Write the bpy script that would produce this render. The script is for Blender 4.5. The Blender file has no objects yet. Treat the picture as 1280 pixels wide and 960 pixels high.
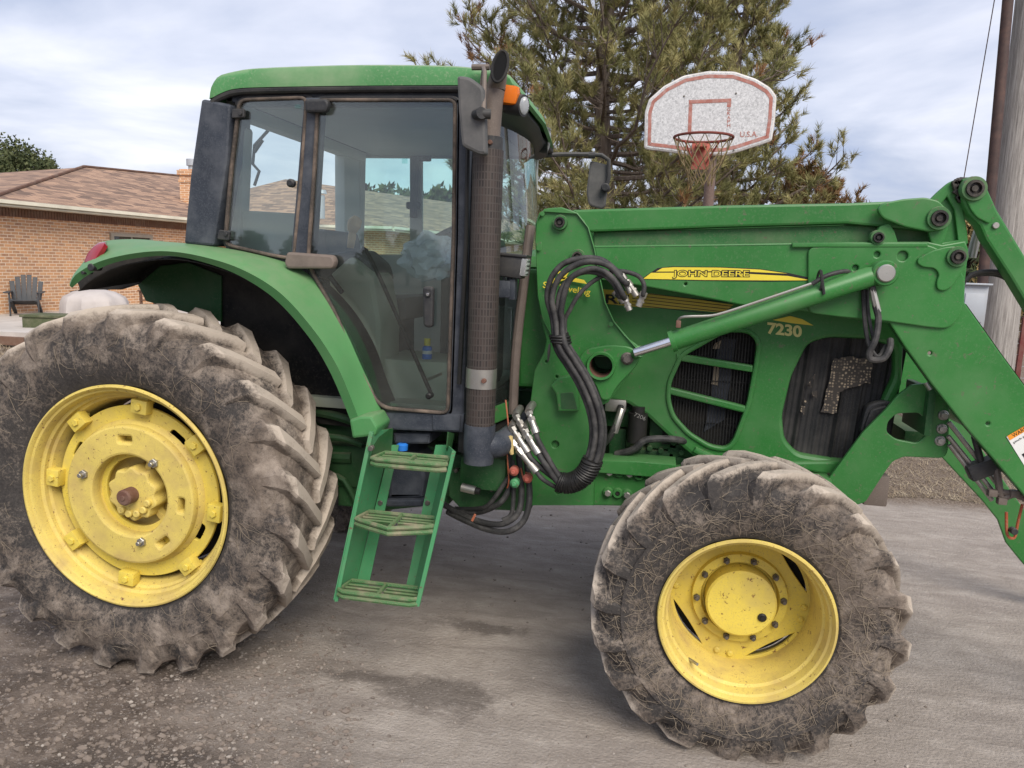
import bpy, bmesh, math, random
import numpy as np
from mathutils import Vector, Matrix, noise
random.seed(7)
PI = math.pi
R = math.radians
scn = bpy.context.scene
COL = scn.collection

# ------------------------------------------------------------ camera
CAM = Vector((2.2404, -3.9303, 1.8776)); YAW, PIT, ROL, FPX = .185258, .157875, .03336, 934.89
_f = Vector((-math.sin(YAW)*math.cos(PIT), math.cos(YAW)*math.cos(PIT), -math.sin(PIT)))
_r0 = Vector((math.cos(YAW), math.sin(YAW), 0)); _u0 = _r0.cross(_f)
_r = _r0*math.cos(ROL) + _u0*math.sin(ROL); _u = -_r0*math.sin(ROL) + _u0*math.cos(ROL)
cd = bpy.data.cameras.new('camera'); cam = bpy.data.objects.new('camera', cd); COL.objects.link(cam)
cd.sensor_width = 36; cd.lens = FPX*36/1280; cd.clip_start = .05; cd.clip_end = 3000
M = Matrix((_r, _u, -_f)).transposed().to_4x4(); M.translation = CAM
cam.matrix_world = M
scn.camera = cam

def ray(x, y): return _f + _r*((x-640)/FPX) - _u*((y-480)/FPX)
def at(x, y, Y):
    d = ray(x, y); t = (Y-CAM.y)/d.y; return CAM + d*t
def on(x, y, z):
    d = ray(x, y); t = (z-CAM.z)/d.z; return CAM + d*t
def q(Y, pts): return [(at(x, y, Y).x, at(x, y, Y).z) for x, y in pts]

# ------------------------------------------------------------ world, sun, exposure
w = bpy.data.worlds.new('World'); scn.world = w; w.use_nodes = True
nt = w.node_tree; N = nt.nodes; L = nt.links; N.clear()
SUN_EL, SUN_AZ = R(44), R(148)      # azimuth: direction towards the sun, measured from +Y towards +X
sky = N.new('ShaderNodeTexSky'); sky.sky_type = 'NISHITA'; sky.sun_disc = False
sky.sun_elevation = SUN_EL; sky.sun_rotation = SUN_AZ; sky.dust_density = 2.5; sky.air_density = 1.2
tc = N.new('ShaderNodeTexCoord')
sep = N.new('ShaderNodeSeparateXYZ'); L.new(tc.outputs['Generated'], sep.inputs[0])
zz = N.new('ShaderNodeMath'); zz.operation = 'MAXIMUM'; zz.inputs[1].default_value = 0; L.new(sep.outputs['Z'], zz.inputs[0])
za = N.new('ShaderNodeMath'); za.operation = 'ADD'; za.inputs[1].default_value = .13; L.new(zz.outputs[0], za.inputs[0])
dx = N.new('ShaderNodeMath'); dx.operation = 'DIVIDE'; L.new(sep.outputs['X'], dx.inputs[0]); L.new(za.outputs[0], dx.inputs[1])
dy = N.new('ShaderNodeMath'); dy.operation = 'DIVIDE'; L.new(sep.outputs['Y'], dy.inputs[0]); L.new(za.outputs[0], dy.inputs[1])
cb = N.new('ShaderNodeCombineXYZ'); L.new(dx.outputs[0], cb.inputs[0]); L.new(dy.outputs[0], cb.inputs[1]); cb.inputs[2].default_value = 3.1
n1 = N.new('ShaderNodeTexNoise'); n1.inputs['Scale'].default_value = .8; n1.inputs['Detail'].default_value = 7; n1.inputs['Roughness'].default_value = .52
n1.inputs['Distortion'].default_value = .35
L.new(cb.outputs[0], n1.inputs['Vector'])
r1 = N.new('ShaderNodeValToRGB'); L.new(n1.outputs['Fac'], r1.inputs[0])
e = r1.color_ramp.elements; e[0].position = .28; e[0].color = (.30, .38, .60, 1); e[1].position = .72; e[1].color = (1., 1., 1.02, 1)
k = e.new(.44); k.color = (.50, .555, .71, 1)
k = e.new(.56); k.color = (.70, .735, .86, 1)
mx = N.new('ShaderNodeMixRGB'); mx.inputs[0].default_value = .86
sc_ = N.new('ShaderNodeMixRGB'); sc_.blend_type = 'MULTIPLY'; sc_.inputs[0].default_value = 1; sc_.inputs[2].default_value = (8.0, 7.9, 7.9, 1)
L.new(r1.outputs[0], sc_.inputs[1])
L.new(sky.outputs[0], mx.inputs[1]); L.new(sc_.outputs[0], mx.inputs[2])
bg = N.new('ShaderNodeBackground'); bg.inputs['Strength'].default_value = .10
L.new(mx.outputs[0], bg.inputs['Color'])
wo = N.new('ShaderNodeOutputWorld'); L.new(bg.outputs[0], wo.inputs[0])

sd = bpy.data.lights.new('sun', 'SUN'); sd.energy = 2.4; sd.angle = R(36); sd.color = (1, .93, .83)
so = bpy.data.objects.new('sun', sd); COL.objects.link(so)
sdir = Vector((math.sin(SUN_AZ)*math.cos(SUN_EL), math.cos(SUN_AZ)*math.cos(SUN_EL), math.sin(SUN_EL)))
so.rotation_euler = sdir.to_track_quat('Z', 'Y').to_euler(); so.location = sdir*30
scn.view_settings.view_transform = 'Standard'; scn.view_settings.look = 'None'
scn.view_settings.exposure = .62; scn.view_settings.gamma = 1
scn.cycles.max_bounces = 8; scn.cycles.transparent_max_bounces = 16

# ------------------------------------------------------------ materials
def newmat(name):
    m = bpy.data.materials.new(name); m.use_nodes = True
    nt = m.node_tree; b = nt.nodes['Principled BSDF']; return m, nt, b
def nz(nt, scale, detail=6, rough=.6, dist=0, vec=None, kind='ShaderNodeTexNoise'):
    n = nt.nodes.new(kind); n.inputs['Scale'].default_value = scale
    if kind == 'ShaderNodeTexNoise':
        n.inputs['Detail'].default_value = detail; n.inputs['Roughness'].default_value = rough; n.inputs['Distortion'].default_value = dist
    if vec is None:
        g = nt.nodes.new('ShaderNodeNewGeometry'); vec = g.outputs['Position']
    nt.links.new(vec, n.inputs['Vector']); return n
def ramp(nt, src, stops):
    r = nt.nodes.new('ShaderNodeValToRGB'); nt.links.new(src, r.inputs[0])
    e = r.color_ramp.elements
    while len(e) > 1: e.remove(e[0])
    e[0].position = stops[0][0]; e[0].color = (*stops[0][1], 1) if isinstance(stops[0][1], tuple) else (stops[0][1],)*3+(1,)
    for p, c in stops[1:]:
        k = e.new(p); k.color = (*c, 1) if isinstance(c, tuple) else (c, c, c, 1)
    return r.outputs[0]
def mix(nt, f, a, b, mode='MIX'):
    m = nt.nodes.new('ShaderNodeMixRGB'); m.blend_type = mode
    for i, v in enumerate((f, a, b)):
        if isinstance(v, (int, float)): m.inputs[i].default_value = v if i == 0 else (v, v, v, 1)
        elif isinstance(v, tuple): m.inputs[i].default_value = (*v, 1)
        else: nt.links.new(v, m.inputs[i])
    return m.outputs[0]
def math_(nt, op, a, b=None):
    m = nt.nodes.new('ShaderNodeMath'); m.operation = op
    for i, v in enumerate((a, b)):
        if v is None: continue
        if isinstance(v, (int, float)): m.inputs[i].default_value = v
        else: nt.links.new(v, m.inputs[i])
    return m.outputs[0]
def bump(nt, b, h, s=.3, d=.01):
    k = nt.nodes.new('ShaderNodeBump'); k.inputs['Strength'].default_value = s; k.inputs['Distance'].default_value = d
    nt.links.new(h, k.inputs['Height']); nt.links.new(k.outputs[0], b.inputs['Normal'])
def painted(name, col, dust=(.32, .27, .21), amt=.35, rough=.42, metal=0, scale=3., chip=None, top=.0, bmp=.05):
    """coat of colour with patchy dust, small chips; more dust on upward faces (top)"""
    m, nt, b = newmat(name)
    a = nz(nt, scale, 8, .65); f = ramp(nt, a.outputs['Fac'], [(.44, 0.), (.68, amt)])
    s = nz(nt, scale*28, 3, .7); f2 = ramp(nt, s.outputs['Fac'], [(.52, 0.), (.72, amt)])
    fac = math_(nt, 'MAXIMUM', f, f2)
    if top:
        g = nt.nodes.new('ShaderNodeNewGeometry'); sp = nt.nodes.new('ShaderNodeSeparateXYZ'); nt.links.new(g.outputs['Normal'], sp.inputs[0])
        t = ramp(nt, sp.outputs['Z'], [(.25, 0.), (.95, top)])
        t = math_(nt, 'MULTIPLY', t, ramp(nt, nz(nt, scale*6, 6, .7).outputs['Fac'], [(.3, .45), (.6, 1.)]))
        fac = math_(nt, 'MAXIMUM', fac, t)
    v = nz(nt, scale*.7, 4, .5); base = mix(nt, ramp(nt, v.outputs['Fac'], [(.3, 0.), (.7, 1.)]), tuple(c*.88 for c in col), tuple(min(1, c*1.1) for c in col))
    c = mix(nt, fac, base, dust)
    if chip:
        h = nz(nt, scale*9, 6, .75, .4); c = mix(nt, ramp(nt, h.outputs['Fac'], [(.605, 0.), (.65, 1.)]), c, chip)
    nt.links.new(c, b.inputs['Base Color'])
    rr = mix(nt, fac, rough, .85); nt.links.new(rr, b.inputs['Roughness']); b.inputs['Metallic'].default_value = metal
    b.inputs['Specular IOR Level'].default_value = .35
    if bmp: bump(nt, b, s.outputs['Fac'], bmp, .004)
    return m
GREEN = (.032, .165, .036)
M_ = {}
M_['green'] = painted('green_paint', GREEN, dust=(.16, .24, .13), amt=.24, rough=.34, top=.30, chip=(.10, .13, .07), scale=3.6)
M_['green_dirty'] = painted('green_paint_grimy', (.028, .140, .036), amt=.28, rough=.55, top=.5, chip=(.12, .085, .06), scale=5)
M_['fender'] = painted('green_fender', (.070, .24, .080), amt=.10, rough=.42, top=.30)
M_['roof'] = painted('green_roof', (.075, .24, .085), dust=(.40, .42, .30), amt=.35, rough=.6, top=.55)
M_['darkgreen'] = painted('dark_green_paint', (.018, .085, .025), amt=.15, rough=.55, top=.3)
M_['step'] = painted('step_green', (.07, .28, .12), amt=.16, rough=.45, chip=(.16, .10, .07), scale=6)
M_['tread'] = painted('step_tread', (.04, .15, .045), dust=(.32, .24, .18), amt=.85, rough=.6, chip=(.20, .11, .08), scale=9, top=.3)
M_['yellow'] = painted('yellow_rim_paint', (.70, .55, .09), dust=(.38, .29, .15), amt=.5, rough=.36, chip=(.17, .08, .035), scale=5)
M_['yellow_old'] = painted('yellow_rusty_paint', (.66, .52, .13), dust=(.36, .24, .12), amt=.60, rough=.5, chip=(.17, .08, .045), scale=6.5)
M_['decal'] = painted('yellow_decal', (.72, .58, .05), amt=.08, rough=.4)
M_['stripe'] = painted('striped_decal', (.50, .38, .05), amt=.2, rough=.45)
M_['ink'] = painted('black_ink', (.012, .012, .012), amt=.05, rough=.45)
M_['black'] = painted('black_plastic', (.022, .023, .026), dust=(.22, .20, .17), amt=.22, rough=.5, scale=5, top=.35)
M_['bluegrey'] = painted('dark_blue_grey_plastic', (.030, .036, .048), dust=(.22, .23, .25), amt=.30, rough=.45, scale=7)
M_['seal'] = painted('dusty_rubber_seal', (.05, .042, .036), dust=(.24, .18, .14), amt=.8, rough=.8, scale=9)
M_['soot'] = painted('black_soot', (.003, .003, .003), amt=0, rough=1)  # pure black: the dark inside of the pipe mouth put into colour
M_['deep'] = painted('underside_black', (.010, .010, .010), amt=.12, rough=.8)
M_['grille'] = painted('black_grille', (.010, .010, .010), amt=.04, rough=.6)
M_['screen'] = painted('dusty_black_screen', (.020, .020, .021), dust=(.085, .078, .072), amt=.5, rough=.7, scale=6)
M_['perf'] = painted('perforated_tan', (.42, .34, .24), amt=.2, rough=.7)
M_['stack'] = painted('exhaust_stack_metal', (.135, .108, .092), dust=(.26, .21, .175), amt=.5, rough=.55, scale=7)
M_['shield'] = painted('rusty_perforated_shield', (.10, .072, .060), dust=(.22, .16, .13), amt=.6, rough=.6, metal=.3, scale=10)
M_['chrome'] = painted('polished_steel', (.75, .75, .76), amt=.05, rough=.14, metal=1, bmp=0)
M_['steel'] = painted('zinc_steel', (.42, .41, .38), dust=(.25, .2, .16), amt=.4, rough=.38, metal=.85, scale=14)
M_['rust'] = painted('rusty_shaft', (.13, .06, .042), amt=.3, rough=.7, scale=12)
M_['bolt'] = painted('bolt_head', (.12, .11, .10), dust=(.3, .26, .22), amt=.5, rough=.45, metal=.6, scale=14)
M_['hose'] = painted('rubber_hose', (.022, .022, .023), dust=(.16, .15, .14), amt=.45, rough=.6, scale=16)
M_['grease'] = painted('black_grease', (.012, .012, .012), amt=.25, rough=.35, scale=20)
M_['mirror_back'] = painted('grey_mirror_housing', (.075, .075, .075), dust=(.2, .19, .18), amt=.4, rough=.6, scale=8)
M_['cabgrey'] = painted('grey_cab_trim', (.50, .53, .50), amt=.1, rough=.75)
M_['cabolive'] = painted('olive_cab_panel', (.45, .48, .37), amt=.1, rough=.8)
M_['cabdark'] = painted('dark_cab_trim', (.09, .095, .095), amt=.2, rough=.7)
M_['tan'] = painted('tan_leather', (.55, .38, .22), amt=.1, rough=.6)
M_['chair'] = painted('charcoal_plastic', (.045, .05, .058), amt=.12, rough=.6)
M_['wood'] = painted('brown_wood', (.14, .07, .045), amt=.3, rough=.8)
M_['cloth'] = painted('light_cloth_cover', (.46, .42, .40), amt=.15, rough=.9)
M_['trim'] = painted('cream_painted_trim', (.72, .68, .55), amt=.08, rough=.6)
M_['winframe'] = painted('taupe_window_frame', (.30, .26, .21), amt=.1, rough=.6)
M_['patio'] = painted('pale_concrete', (.50, .46, .42), dust=(.36, .32, .29), amt=.5, rough=.9)
M_['polemetal'] = painted('rusty_dark_pole', (.055, .035, .032), dust=(.16, .09, .07), amt=.5, rough=.6, scale=8)
M_['galv'] = painted('galvanized_box', (.40, .43, .47), amt=.2, rough=.5, metal=.3)
M_['redplastic'] = painted('red_plastic', (.30, .025, .03), amt=.15, rough=.3)
M_['red'] = painted('weathered_red', (.42, .10, .07), dust=(.3, .2, .16), amt=.5, rough=.7, scale=12)
M_['net'] = painted('rusty_chain_net', (.20, .15, .07), dust=(.12, .08, .05), amt=.6, rough=.7, scale=30)
M_['orange'] = painted('orange_tag', (.42, .10, .04), amt=.4, rough=.5)
M_['blue'] = painted('blue_cap', (.02, .18, .62), amt=.05, rough=.4)
M_['white'] = painted('white_plastic', (.75, .75, .73), amt=.15, rough=.5)
M_['warnorange'] = painted('orange_label', (.80, .30, .03), amt=.05, rough=.4)
M_['straw'] = painted('dried_straw', (.24, .195, .145), amt=.3, rough=.9)
M_['cedarwood'] = painted('grey_bark_small', (.13, .10, .08), amt=.3, rough=.9)

def glass_mat(name, tint, dirt=.10, ior=1.6, dcol=(.55, .58, .54)):
    m, nt, b = newmat(name); nt.nodes.remove(b)
    tr = nt.nodes.new('ShaderNodeBsdfTransparent'); tr.inputs[0].default_value = (*tint, 1)
    gl = nt.nodes.new('ShaderNodeBsdfGlossy'); gl.inputs['Roughness'].default_value = .015
    df = nt.nodes.new('ShaderNodeBsdfDiffuse'); df.inputs[0].default_value = (*dcol, 1)
    fr = nt.nodes.new('ShaderNodeFresnel'); fr.inputs[0].default_value = ior
    n = nz(nt, 3, 6, .6, .8)
    f = ramp(nt, n.outputs['Fac'], [(.38, dirt*.35), (.72, dirt*1.6)])
    m1 = nt.nodes.new('ShaderNodeMixShader'); nt.links.new(f, m1.inputs[0]); nt.links.new(tr.outputs[0], m1.inputs[1]); nt.links.new(df.outputs[0], m1.inputs[2])
    m2 = nt.nodes.new('ShaderNodeMixShader'); nt.links.new(fr.outputs[0], m2.inputs[0]); nt.links.new(m1.outputs[0], m2.inputs[1]); nt.links.new(gl.outputs[0], m2.inputs[2])
    o = nt.nodes['Material Output']; nt.links.new(m2.outputs[0], o.inputs[0]); return m
M_['glass'] = glass_mat('tinted_cab_glass', (.92, .99, .97), .03, 1.7)
M_['glassfar'] = glass_mat('tinted_far_glass', (.80, .95, .93), .05, 1.35)
M_['winglass'] = glass_mat('house_window_glass', (.2, .22, .22), .1, 1.7)
m, nt, b = newmat('mirror_glass'); b.inputs['Metallic'].default_value = 1; b.inputs['Roughness'].default_value = .03; b.inputs['Base Color'].default_value = (.8, .8, .8, 1); M_['mirror'] = m
m, nt, b = newmat('amber_lens'); b.inputs['Base Color'].default_value = (.85, .20, .01, 1); b.inputs['Roughness'].default_value = .18
v = nz(nt, 130, kind='ShaderNodeTexWave'); bump(nt, b, v.outputs['Fac'], .5, .01); M_['amber'] = m
m, nt, b = newmat('lamp_lens'); b.inputs['Base Color'].default_value = (.55, .56, .56, 1); b.inputs['Roughness'].default_value = .12; b.inputs['Metallic'].default_value = .35
v = nz(nt, 160, kind='ShaderNodeTexWave'); bump(nt, b, v.outputs['Fac'], .6, .01); M_['lens'] = m
m, nt, b = newmat('tail_lens'); b.inputs['Base Color'].default_value = (.28, .015, .025, 1); b.inputs['Roughness'].default_value = .2; M_['tail'] = m
m, nt, b = newmat('clear_plastic_bag'); b.inputs['Base Color'].default_value = (.80, .86, .92, 1); b.inputs['Roughness'].default_value = .2; b.inputs['Alpha'].default_value = .6; M_['bag'] = m

def tyre_mat(name, Ro, Rb, mud, bead):
    """dry mud over dark rubber, local coords: axle along Y through the origin"""
    m, nt, b = newmat(name)
    tc = nt.nodes.new('ShaderNodeTexCoord'); s = nt.nodes.new('ShaderNodeSeparateXYZ'); nt.links.new(tc.outputs['Object'], s.inputs[0])
    r = math_(nt, 'SQRT', math_(nt, 'ADD', math_(nt, 'MULTIPLY', s.outputs[0], s.outputs[0]), math_(nt, 'MULTIPLY', s.outputs[2], s.outputs[2])))
    rn = math_(nt, 'DIVIDE', math_(nt, 'SUBTRACT', r, Rb), Ro-Rb)
    # radial streaks: noise over (angle, r)
    ang = math_(nt, 'ARCTAN2', s.outputs[0], s.outputs[2])
    cx = nt.nodes.new('ShaderNodeCombineXYZ'); nt.links.new(math_(nt, 'MULTIPLY', ang, 5.), cx.inputs[0]); nt.links.new(math_(nt, 'MULTIPLY', r, 4.), cx.inputs[1]); nt.links.new(s.outputs[1], cx.inputs[2])
    O = tc.outputs['Object']
    big = nz(nt, 2.4, 6, .55, .6, O); mid = nz(nt, 9, 7, .62, .5, O); fine = nz(nt, 75, 8, .8, .5, O)
    streak = nz(nt, 3.4, 7, .66, .8, cx.outputs[0]); grit = nz(nt, 260, 3, .7, 0, O)
    base = ramp(nt, rn, [(0., 0.), (.045, 0.), (.075, bead), (.2, bead*1.1), (.5, mud*.9), (.70, mud*.9), (.90, mud*1.15), (.98, mud*1.9)])
    def ctr(n, k): return math_(nt, 'MULTIPLY', math_(nt, 'SUBTRACT', n.outputs['Fac'], .5), k)
    f = math_(nt, 'ADD', base, ctr(big, 1.5)); f = math_(nt, 'ADD', f, ctr(mid, .9)); f = math_(nt, 'ADD', f, ctr(streak, .8)); f = math_(nt, 'ADD', f, ctr(fine, 1.5))
    f = ramp(nt, f, [(.22, 0.), (.42, .5), (.62, .85), (.9, 1.)])
    mc = ramp(nt, math_(nt, 'ADD', mid.outputs['Fac'], ctr(grit, .3)), [(.3, (.115, .088, .068)), (.5, (.19, .152, .122)), (.68, (.30, .25, .205))])
    # dry pale dust where the tread wears
    dust = ramp(nt, math_(nt, 'ADD', rn, math_(nt, 'ADD', ctr(mid, .22), ctr(fine, .15))), [(.875, 0.), (.975, .88)])
    mc = mix(nt, dust, mc, (.47, .405, .335))
    c = mix(nt, math_(nt, 'MAXIMUM', f, .10), mix(nt, ramp(nt, fine.outputs['Fac'], [(.4, 0.), (.65, 1.)]), (.018, .018, .020), (.060, .056, .053)), mc)
    nt.links.new(c, b.inputs['Base Color']); b.inputs['Roughness'].default_value = .8; b.inputs['Specular IOR Level'].default_value = .3
    h = math_(nt, 'ADD', fine.outputs['Fac'], math_(nt, 'ADD', math_(nt, 'MULTIPLY', f, .25), math_(nt, 'MULTIPLY', grit.outputs['Fac'], .3)))
    bump(nt, b, h, .6, .004)
    return m
def foliage(name, cols, rough=.7, scale=2.):
    m, nt, b = newmat(name)
    a = nz(nt, scale, 3, .6); g = nt.nodes.new('ShaderNodeObjectInfo')
    c = ramp(nt, a.outputs['Fac'], [(.3, cols[0]), (.48, cols[1]), (.62, cols[2])])
    nt.links.new(c, b.inputs['Base Color']); b.inputs['Roughness'].default_value = rough; b.inputs['Specular IOR Level'].default_value = .25
    return m
M_['needles'] = foliage('pine_needles', [(.13, .14, .052), (.235, .23, .092), (.38, .34, .15)], scale=2.4)
M_['needles_brown'] = foliage('dead_pine_needles', [(.22, .11, .05), (.30, .16, .07), (.36, .21, .11)], scale=5)
M_['needles_dark'] = foliage('dark_evergreen', [(.022, .035, .014), (.055, .070, .026), (.10, .11, .045)], scale=2)
M_['cedar'] = foliage('brown_cedar', [(.13, .075, .035), (.26, .15, .07), (.17, .14, .055)], scale=5)
M_['autumn'] = foliage('dry_leaves', [(.13, .10, .04), (.28, .20, .08), (.42, .33, .16)], scale=3)
M_['drygrass'] = foliage('dry_grass_blades', [(.14, .10, .065), (.27, .21, .14), (.40, .33, .23)], scale=6)
def bark(name, a, b_, sc=(9, 9, 1.2)):
    m, nt, b = newmat(name)
    g = nt.nodes.new('ShaderNodeTexCoord'); mp = nt.nodes.new('ShaderNodeMapping'); mp.inputs['Scale'].default_value = sc; nt.links.new(g.outputs['Object'], mp.inputs[0])
    n = nz(nt, 2, 10, .75, .5, mp.outputs[0]); c = ramp(nt, n.outputs['Fac'], [(.3, a), (.65, b_)])
    nt.links.new(c, b.inputs['Base Color']); b.inputs['Roughness'].default_value = .9; bump(nt, b, n.outputs['Fac'], .6, .02); return m
M_['bark'] = bark('pine_bark', (.07, .052, .04), (.24, .19, .155))
M_['polewood'] = bark('weathered_pole_wood', (.12, .105, .095), (.46, .43, .40), (30, 30, 1.1))

def brick_mat():
    m, nt, b = newmat('orange_brick')
    uv = nt.nodes.new('ShaderNodeUVMap'); uv.uv_map = 'UVMap'
    br = nt.nodes.new('ShaderNodeTexBrick'); nt.links.new(uv.outputs[0], br.inputs['Vector'])
    br.inputs['Scale'].default_value = 1; br.inputs['Brick Width'].default_value = .205; br.inputs['Row Height'].default_value = .076
    br.inputs['Mortar Size'].default_value = .009; br.inputs['Mortar Smooth'].default_value = .2; br.inputs['Bias'].default_value = 0
    br.inputs['Color1'].default_value = (.62, .31, .145, 1); br.inputs['Color2'].default_value = (.36, .185, .11, 1); br.inputs['Mortar'].default_value = (.72, .60, .46, 1)
    n = nz(nt, 9, 3, .6, 0, uv.outputs[0]); c = mix(nt, ramp(nt, n.outputs['Fac'], [(.4, 0.), (.7, .4)]), br.outputs['Color'], (.66, .44, .25))
    nt.links.new(c, b.inputs['Base Color']); b.inputs['Roughness'].default_value = .9; bump(nt, b, math_(nt, 'MULTIPLY', br.outputs['Fac'], -1.), .4, .01); return m
M_['brick'] = brick_mat()
def shingle_mat():
    m, nt, b = newmat('brown_shingles')
    uv = nt.nodes.new('ShaderNodeUVMap'); uv.uv_map = 'UVMap'
    br = nt.nodes.new('ShaderNodeTexBrick'); nt.links.new(uv.outputs[0], br.inputs['Vector'])
    br.inputs['Scale'].default_value = 1; br.inputs['Brick Width'].default_value = .42; br.inputs['Row Height'].default_value = .15
    br.inputs['Mortar Size'].default_value = .006; br.inputs['Bias'].default_value = -.1
    br.inputs['Color1'].default_value = (.42, .27, .18, 1); br.inputs['Color2'].default_value = (.11, .075, .058, 1); br.inputs['Mortar'].default_value = (.07, .045, .04, 1)
    n = nz(nt, 5, 5, .7, 0, uv.outputs[0]); c = mix(nt, ramp(nt, n.outputs['Fac'], [(.35, 0.), (.7, .35)]), br.outputs['Color'], (.22, .13, .10))
    nt.links.new(c, b.inputs['Base Color']); b.inputs['Roughness'].default_value = .95; return m
M_['shingle'] = shingle_mat()
def board_mat():
    m, nt, b = newmat('peeling_backboard')
    n = nz(nt, 46, 7, .8, .8); c = ramp(nt, n.outputs['Fac'], [(.38, (.34, .34, .35)), (.48, (.50, .50, .51)), (.60, (.66, .66, .67))])
    nt.links.new(c, b.inputs['Base Color']); b.inputs['Roughness'].default_value = .7; bump(nt, b, n.outputs['Fac'], .3, .003); return m
M_['board'] = board_mat()
M_['boardrim'] = painted('white_board_edge', (.66, .64, .62), dust=(.3, .26, .24), amt=.5, rough=.6, scale=9)
M_['redband'] = painted('faded_red_band', (.36, .13, .10), dust=(.5, .45, .43), amt=.45, rough=.7, scale=20)

def ground_mat():
    m, nt, b = newmat('packed_gravel_ground')
    g = nt.nodes.new('ShaderNodeNewGeometry'); P = g.outputs['Position']
    s = nt.nodes.new('ShaderNodeSeparateXYZ'); nt.links.new(P, s.inputs[0])
    big = nz(nt, .9, 7, .6, .4, P); med = nz(nt, 6, 8, .68, .3, P); fine = nz(nt, 55, 6, .75, 0, P)
    vor = nz(nt, 70, kind='ShaderNodeTexVoronoi', vec=P)
    mp = nt.nodes.new('ShaderNodeMapping'); mp.inputs['Scale'].default_value = (1, 4, 1); mp.inputs['Rotation'].default_value = (0, 0, .12); nt.links.new(P, mp.inputs[0])
    drag = nz(nt, 2.2, 8, .7, .6, mp.outputs[0])
    # pale packed slab colour
    pale = ramp(nt, med.outputs['Fac'], [(.3, (.33, .287, .244)), (.5, (.465, .410, .358)), (.70, (.59, .53, .47))])
    pale = mix(nt, ramp(nt, drag.outputs['Fac'], [(.36, .0), (.60, .55)]), (.28, .242, .210), pale)
    dirt = ramp(nt, med.outputs['Fac'], [(.3, (.070, .055, .045)), (.5, (.145, .116, .096)), (.7, (.26, .215, .18))])
    # dirt lies to the left round the rear wheel
    lx = math_(nt, 'ADD', s.outputs[0], math_(nt, 'MULTIPLY', s.outputs[1], .55))
    lx = math_(nt, 'ADD', lx, math_(nt, 'MULTIPLY', math_(nt, 'SUBTRACT', big.outputs['Fac'], .5), 2.2))
    left = ramp(nt, math_(nt, 'DIVIDE', math_(nt, 'ADD', lx, 2.), 4.), [(.38, 1.), (.62, 0.)])
    c = mix(nt, left, pale, dirt)
    # far side: dry straw soil beyond the drive
    gy = math_(nt, 'ADD', s.outputs[1], math_(nt, 'MULTIPLY', math_(nt, 'SUBTRACT', med.outputs['Fac'], .5), .5))
    far = ramp(nt, math_(nt, 'DIVIDE', gy, 10.), [(.255, 0.), (.28, 1.)])
    c = mix(nt, far, c, ramp(nt, fine.outputs['Fac'], [(.35, (.10, .072, .055)), (.55, (.21, .165, .125)), (.7, (.34, .28, .21))]))
    # wet stains in front of the ladder
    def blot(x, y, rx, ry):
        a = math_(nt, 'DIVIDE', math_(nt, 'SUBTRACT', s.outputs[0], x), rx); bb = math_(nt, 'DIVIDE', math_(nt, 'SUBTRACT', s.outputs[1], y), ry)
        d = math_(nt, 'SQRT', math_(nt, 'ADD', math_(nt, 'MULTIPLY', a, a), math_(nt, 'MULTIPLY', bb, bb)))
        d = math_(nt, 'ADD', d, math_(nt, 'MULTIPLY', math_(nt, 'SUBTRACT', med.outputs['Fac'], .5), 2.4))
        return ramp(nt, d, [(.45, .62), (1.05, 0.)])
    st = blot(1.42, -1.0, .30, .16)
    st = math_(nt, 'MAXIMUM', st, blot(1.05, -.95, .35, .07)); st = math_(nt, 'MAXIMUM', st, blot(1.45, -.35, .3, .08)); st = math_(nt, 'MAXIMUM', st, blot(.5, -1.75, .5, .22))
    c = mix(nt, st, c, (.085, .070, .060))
    sp = ramp(nt, fine.outputs['Fac'], [(.56, 0.), (.66, .55)]); c = mix(nt, sp, c, (.46, .42, .39))
    nt.links.new(c, b.inputs['Base Color']); b.inputs['Roughness'].default_value = .92; b.inputs['Specular IOR Level'].default_value = .2
    f3 = nz(nt, 22, 6, .75, .6, mp.outputs[0]); c = mix(nt, ramp(nt, f3.outputs['Fac'], [(.34, .5), (.45, 0.)]), c, (.13, .108, .092))
    f4 = nz(nt, 160, 3, .7, 0, P); c = mix(nt, ramp(nt, f4.outputs['Fac'], [(.38, .55), (.47, 0.)]), c, (.12, .10, .085))
    def joint(x0, y0, x1, y1, wd):
        L_ = math.hypot(x1-x0, y1-y0); nx, ny = -(y1-y0)/L_, (x1-x0)/L_
        d = math_(nt, 'ADD', math_(nt, 'MULTIPLY', s.outputs[0], nx), math_(nt, 'MULTIPLY', s.outputs[1], ny)); d = math_(nt, 'ABSOLUTE', math_(nt, 'ADD', math_(nt, 'SUBTRACT', d, nx*x0+ny*y0), math_(nt, 'MULTIPLY', math_(nt, 'SUBTRACT', med.outputs['Fac'], .5), .03)))
        return math_(nt, 'MULTIPLY', ramp(nt, math_(nt, 'DIVIDE', d, wd), [(.35, .55), (1., 0.)]), ramp(nt, math_(nt, 'MULTIPLY', s.outputs[0], .25), [(.62, 0.), (.70, 1.)]))
    c = mix(nt, joint(3.44, -.52, 3.94, -.53, .014), c, (.12, .10, .085)); c = mix(nt, joint(3.75, .19, 4.22, .12, .012), c, (.15, .125, .105))
    h = math_(nt, 'ADD', math_(nt, 'MULTIPLY', fine.outputs['Fac'], .7), math_(nt, 'ADD', math_(nt, 'ADD', math_(nt, 'MULTIPLY', drag.outputs['Fac'], .25), math_(nt, 'MULTIPLY', f3.outputs['Fac'], .5)), math_(nt, 'MULTIPLY', vor.outputs['Distance'], -.25)))
    bump(nt, b, h, .75, .02); return m
M_['ground'] = ground_mat()
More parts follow.
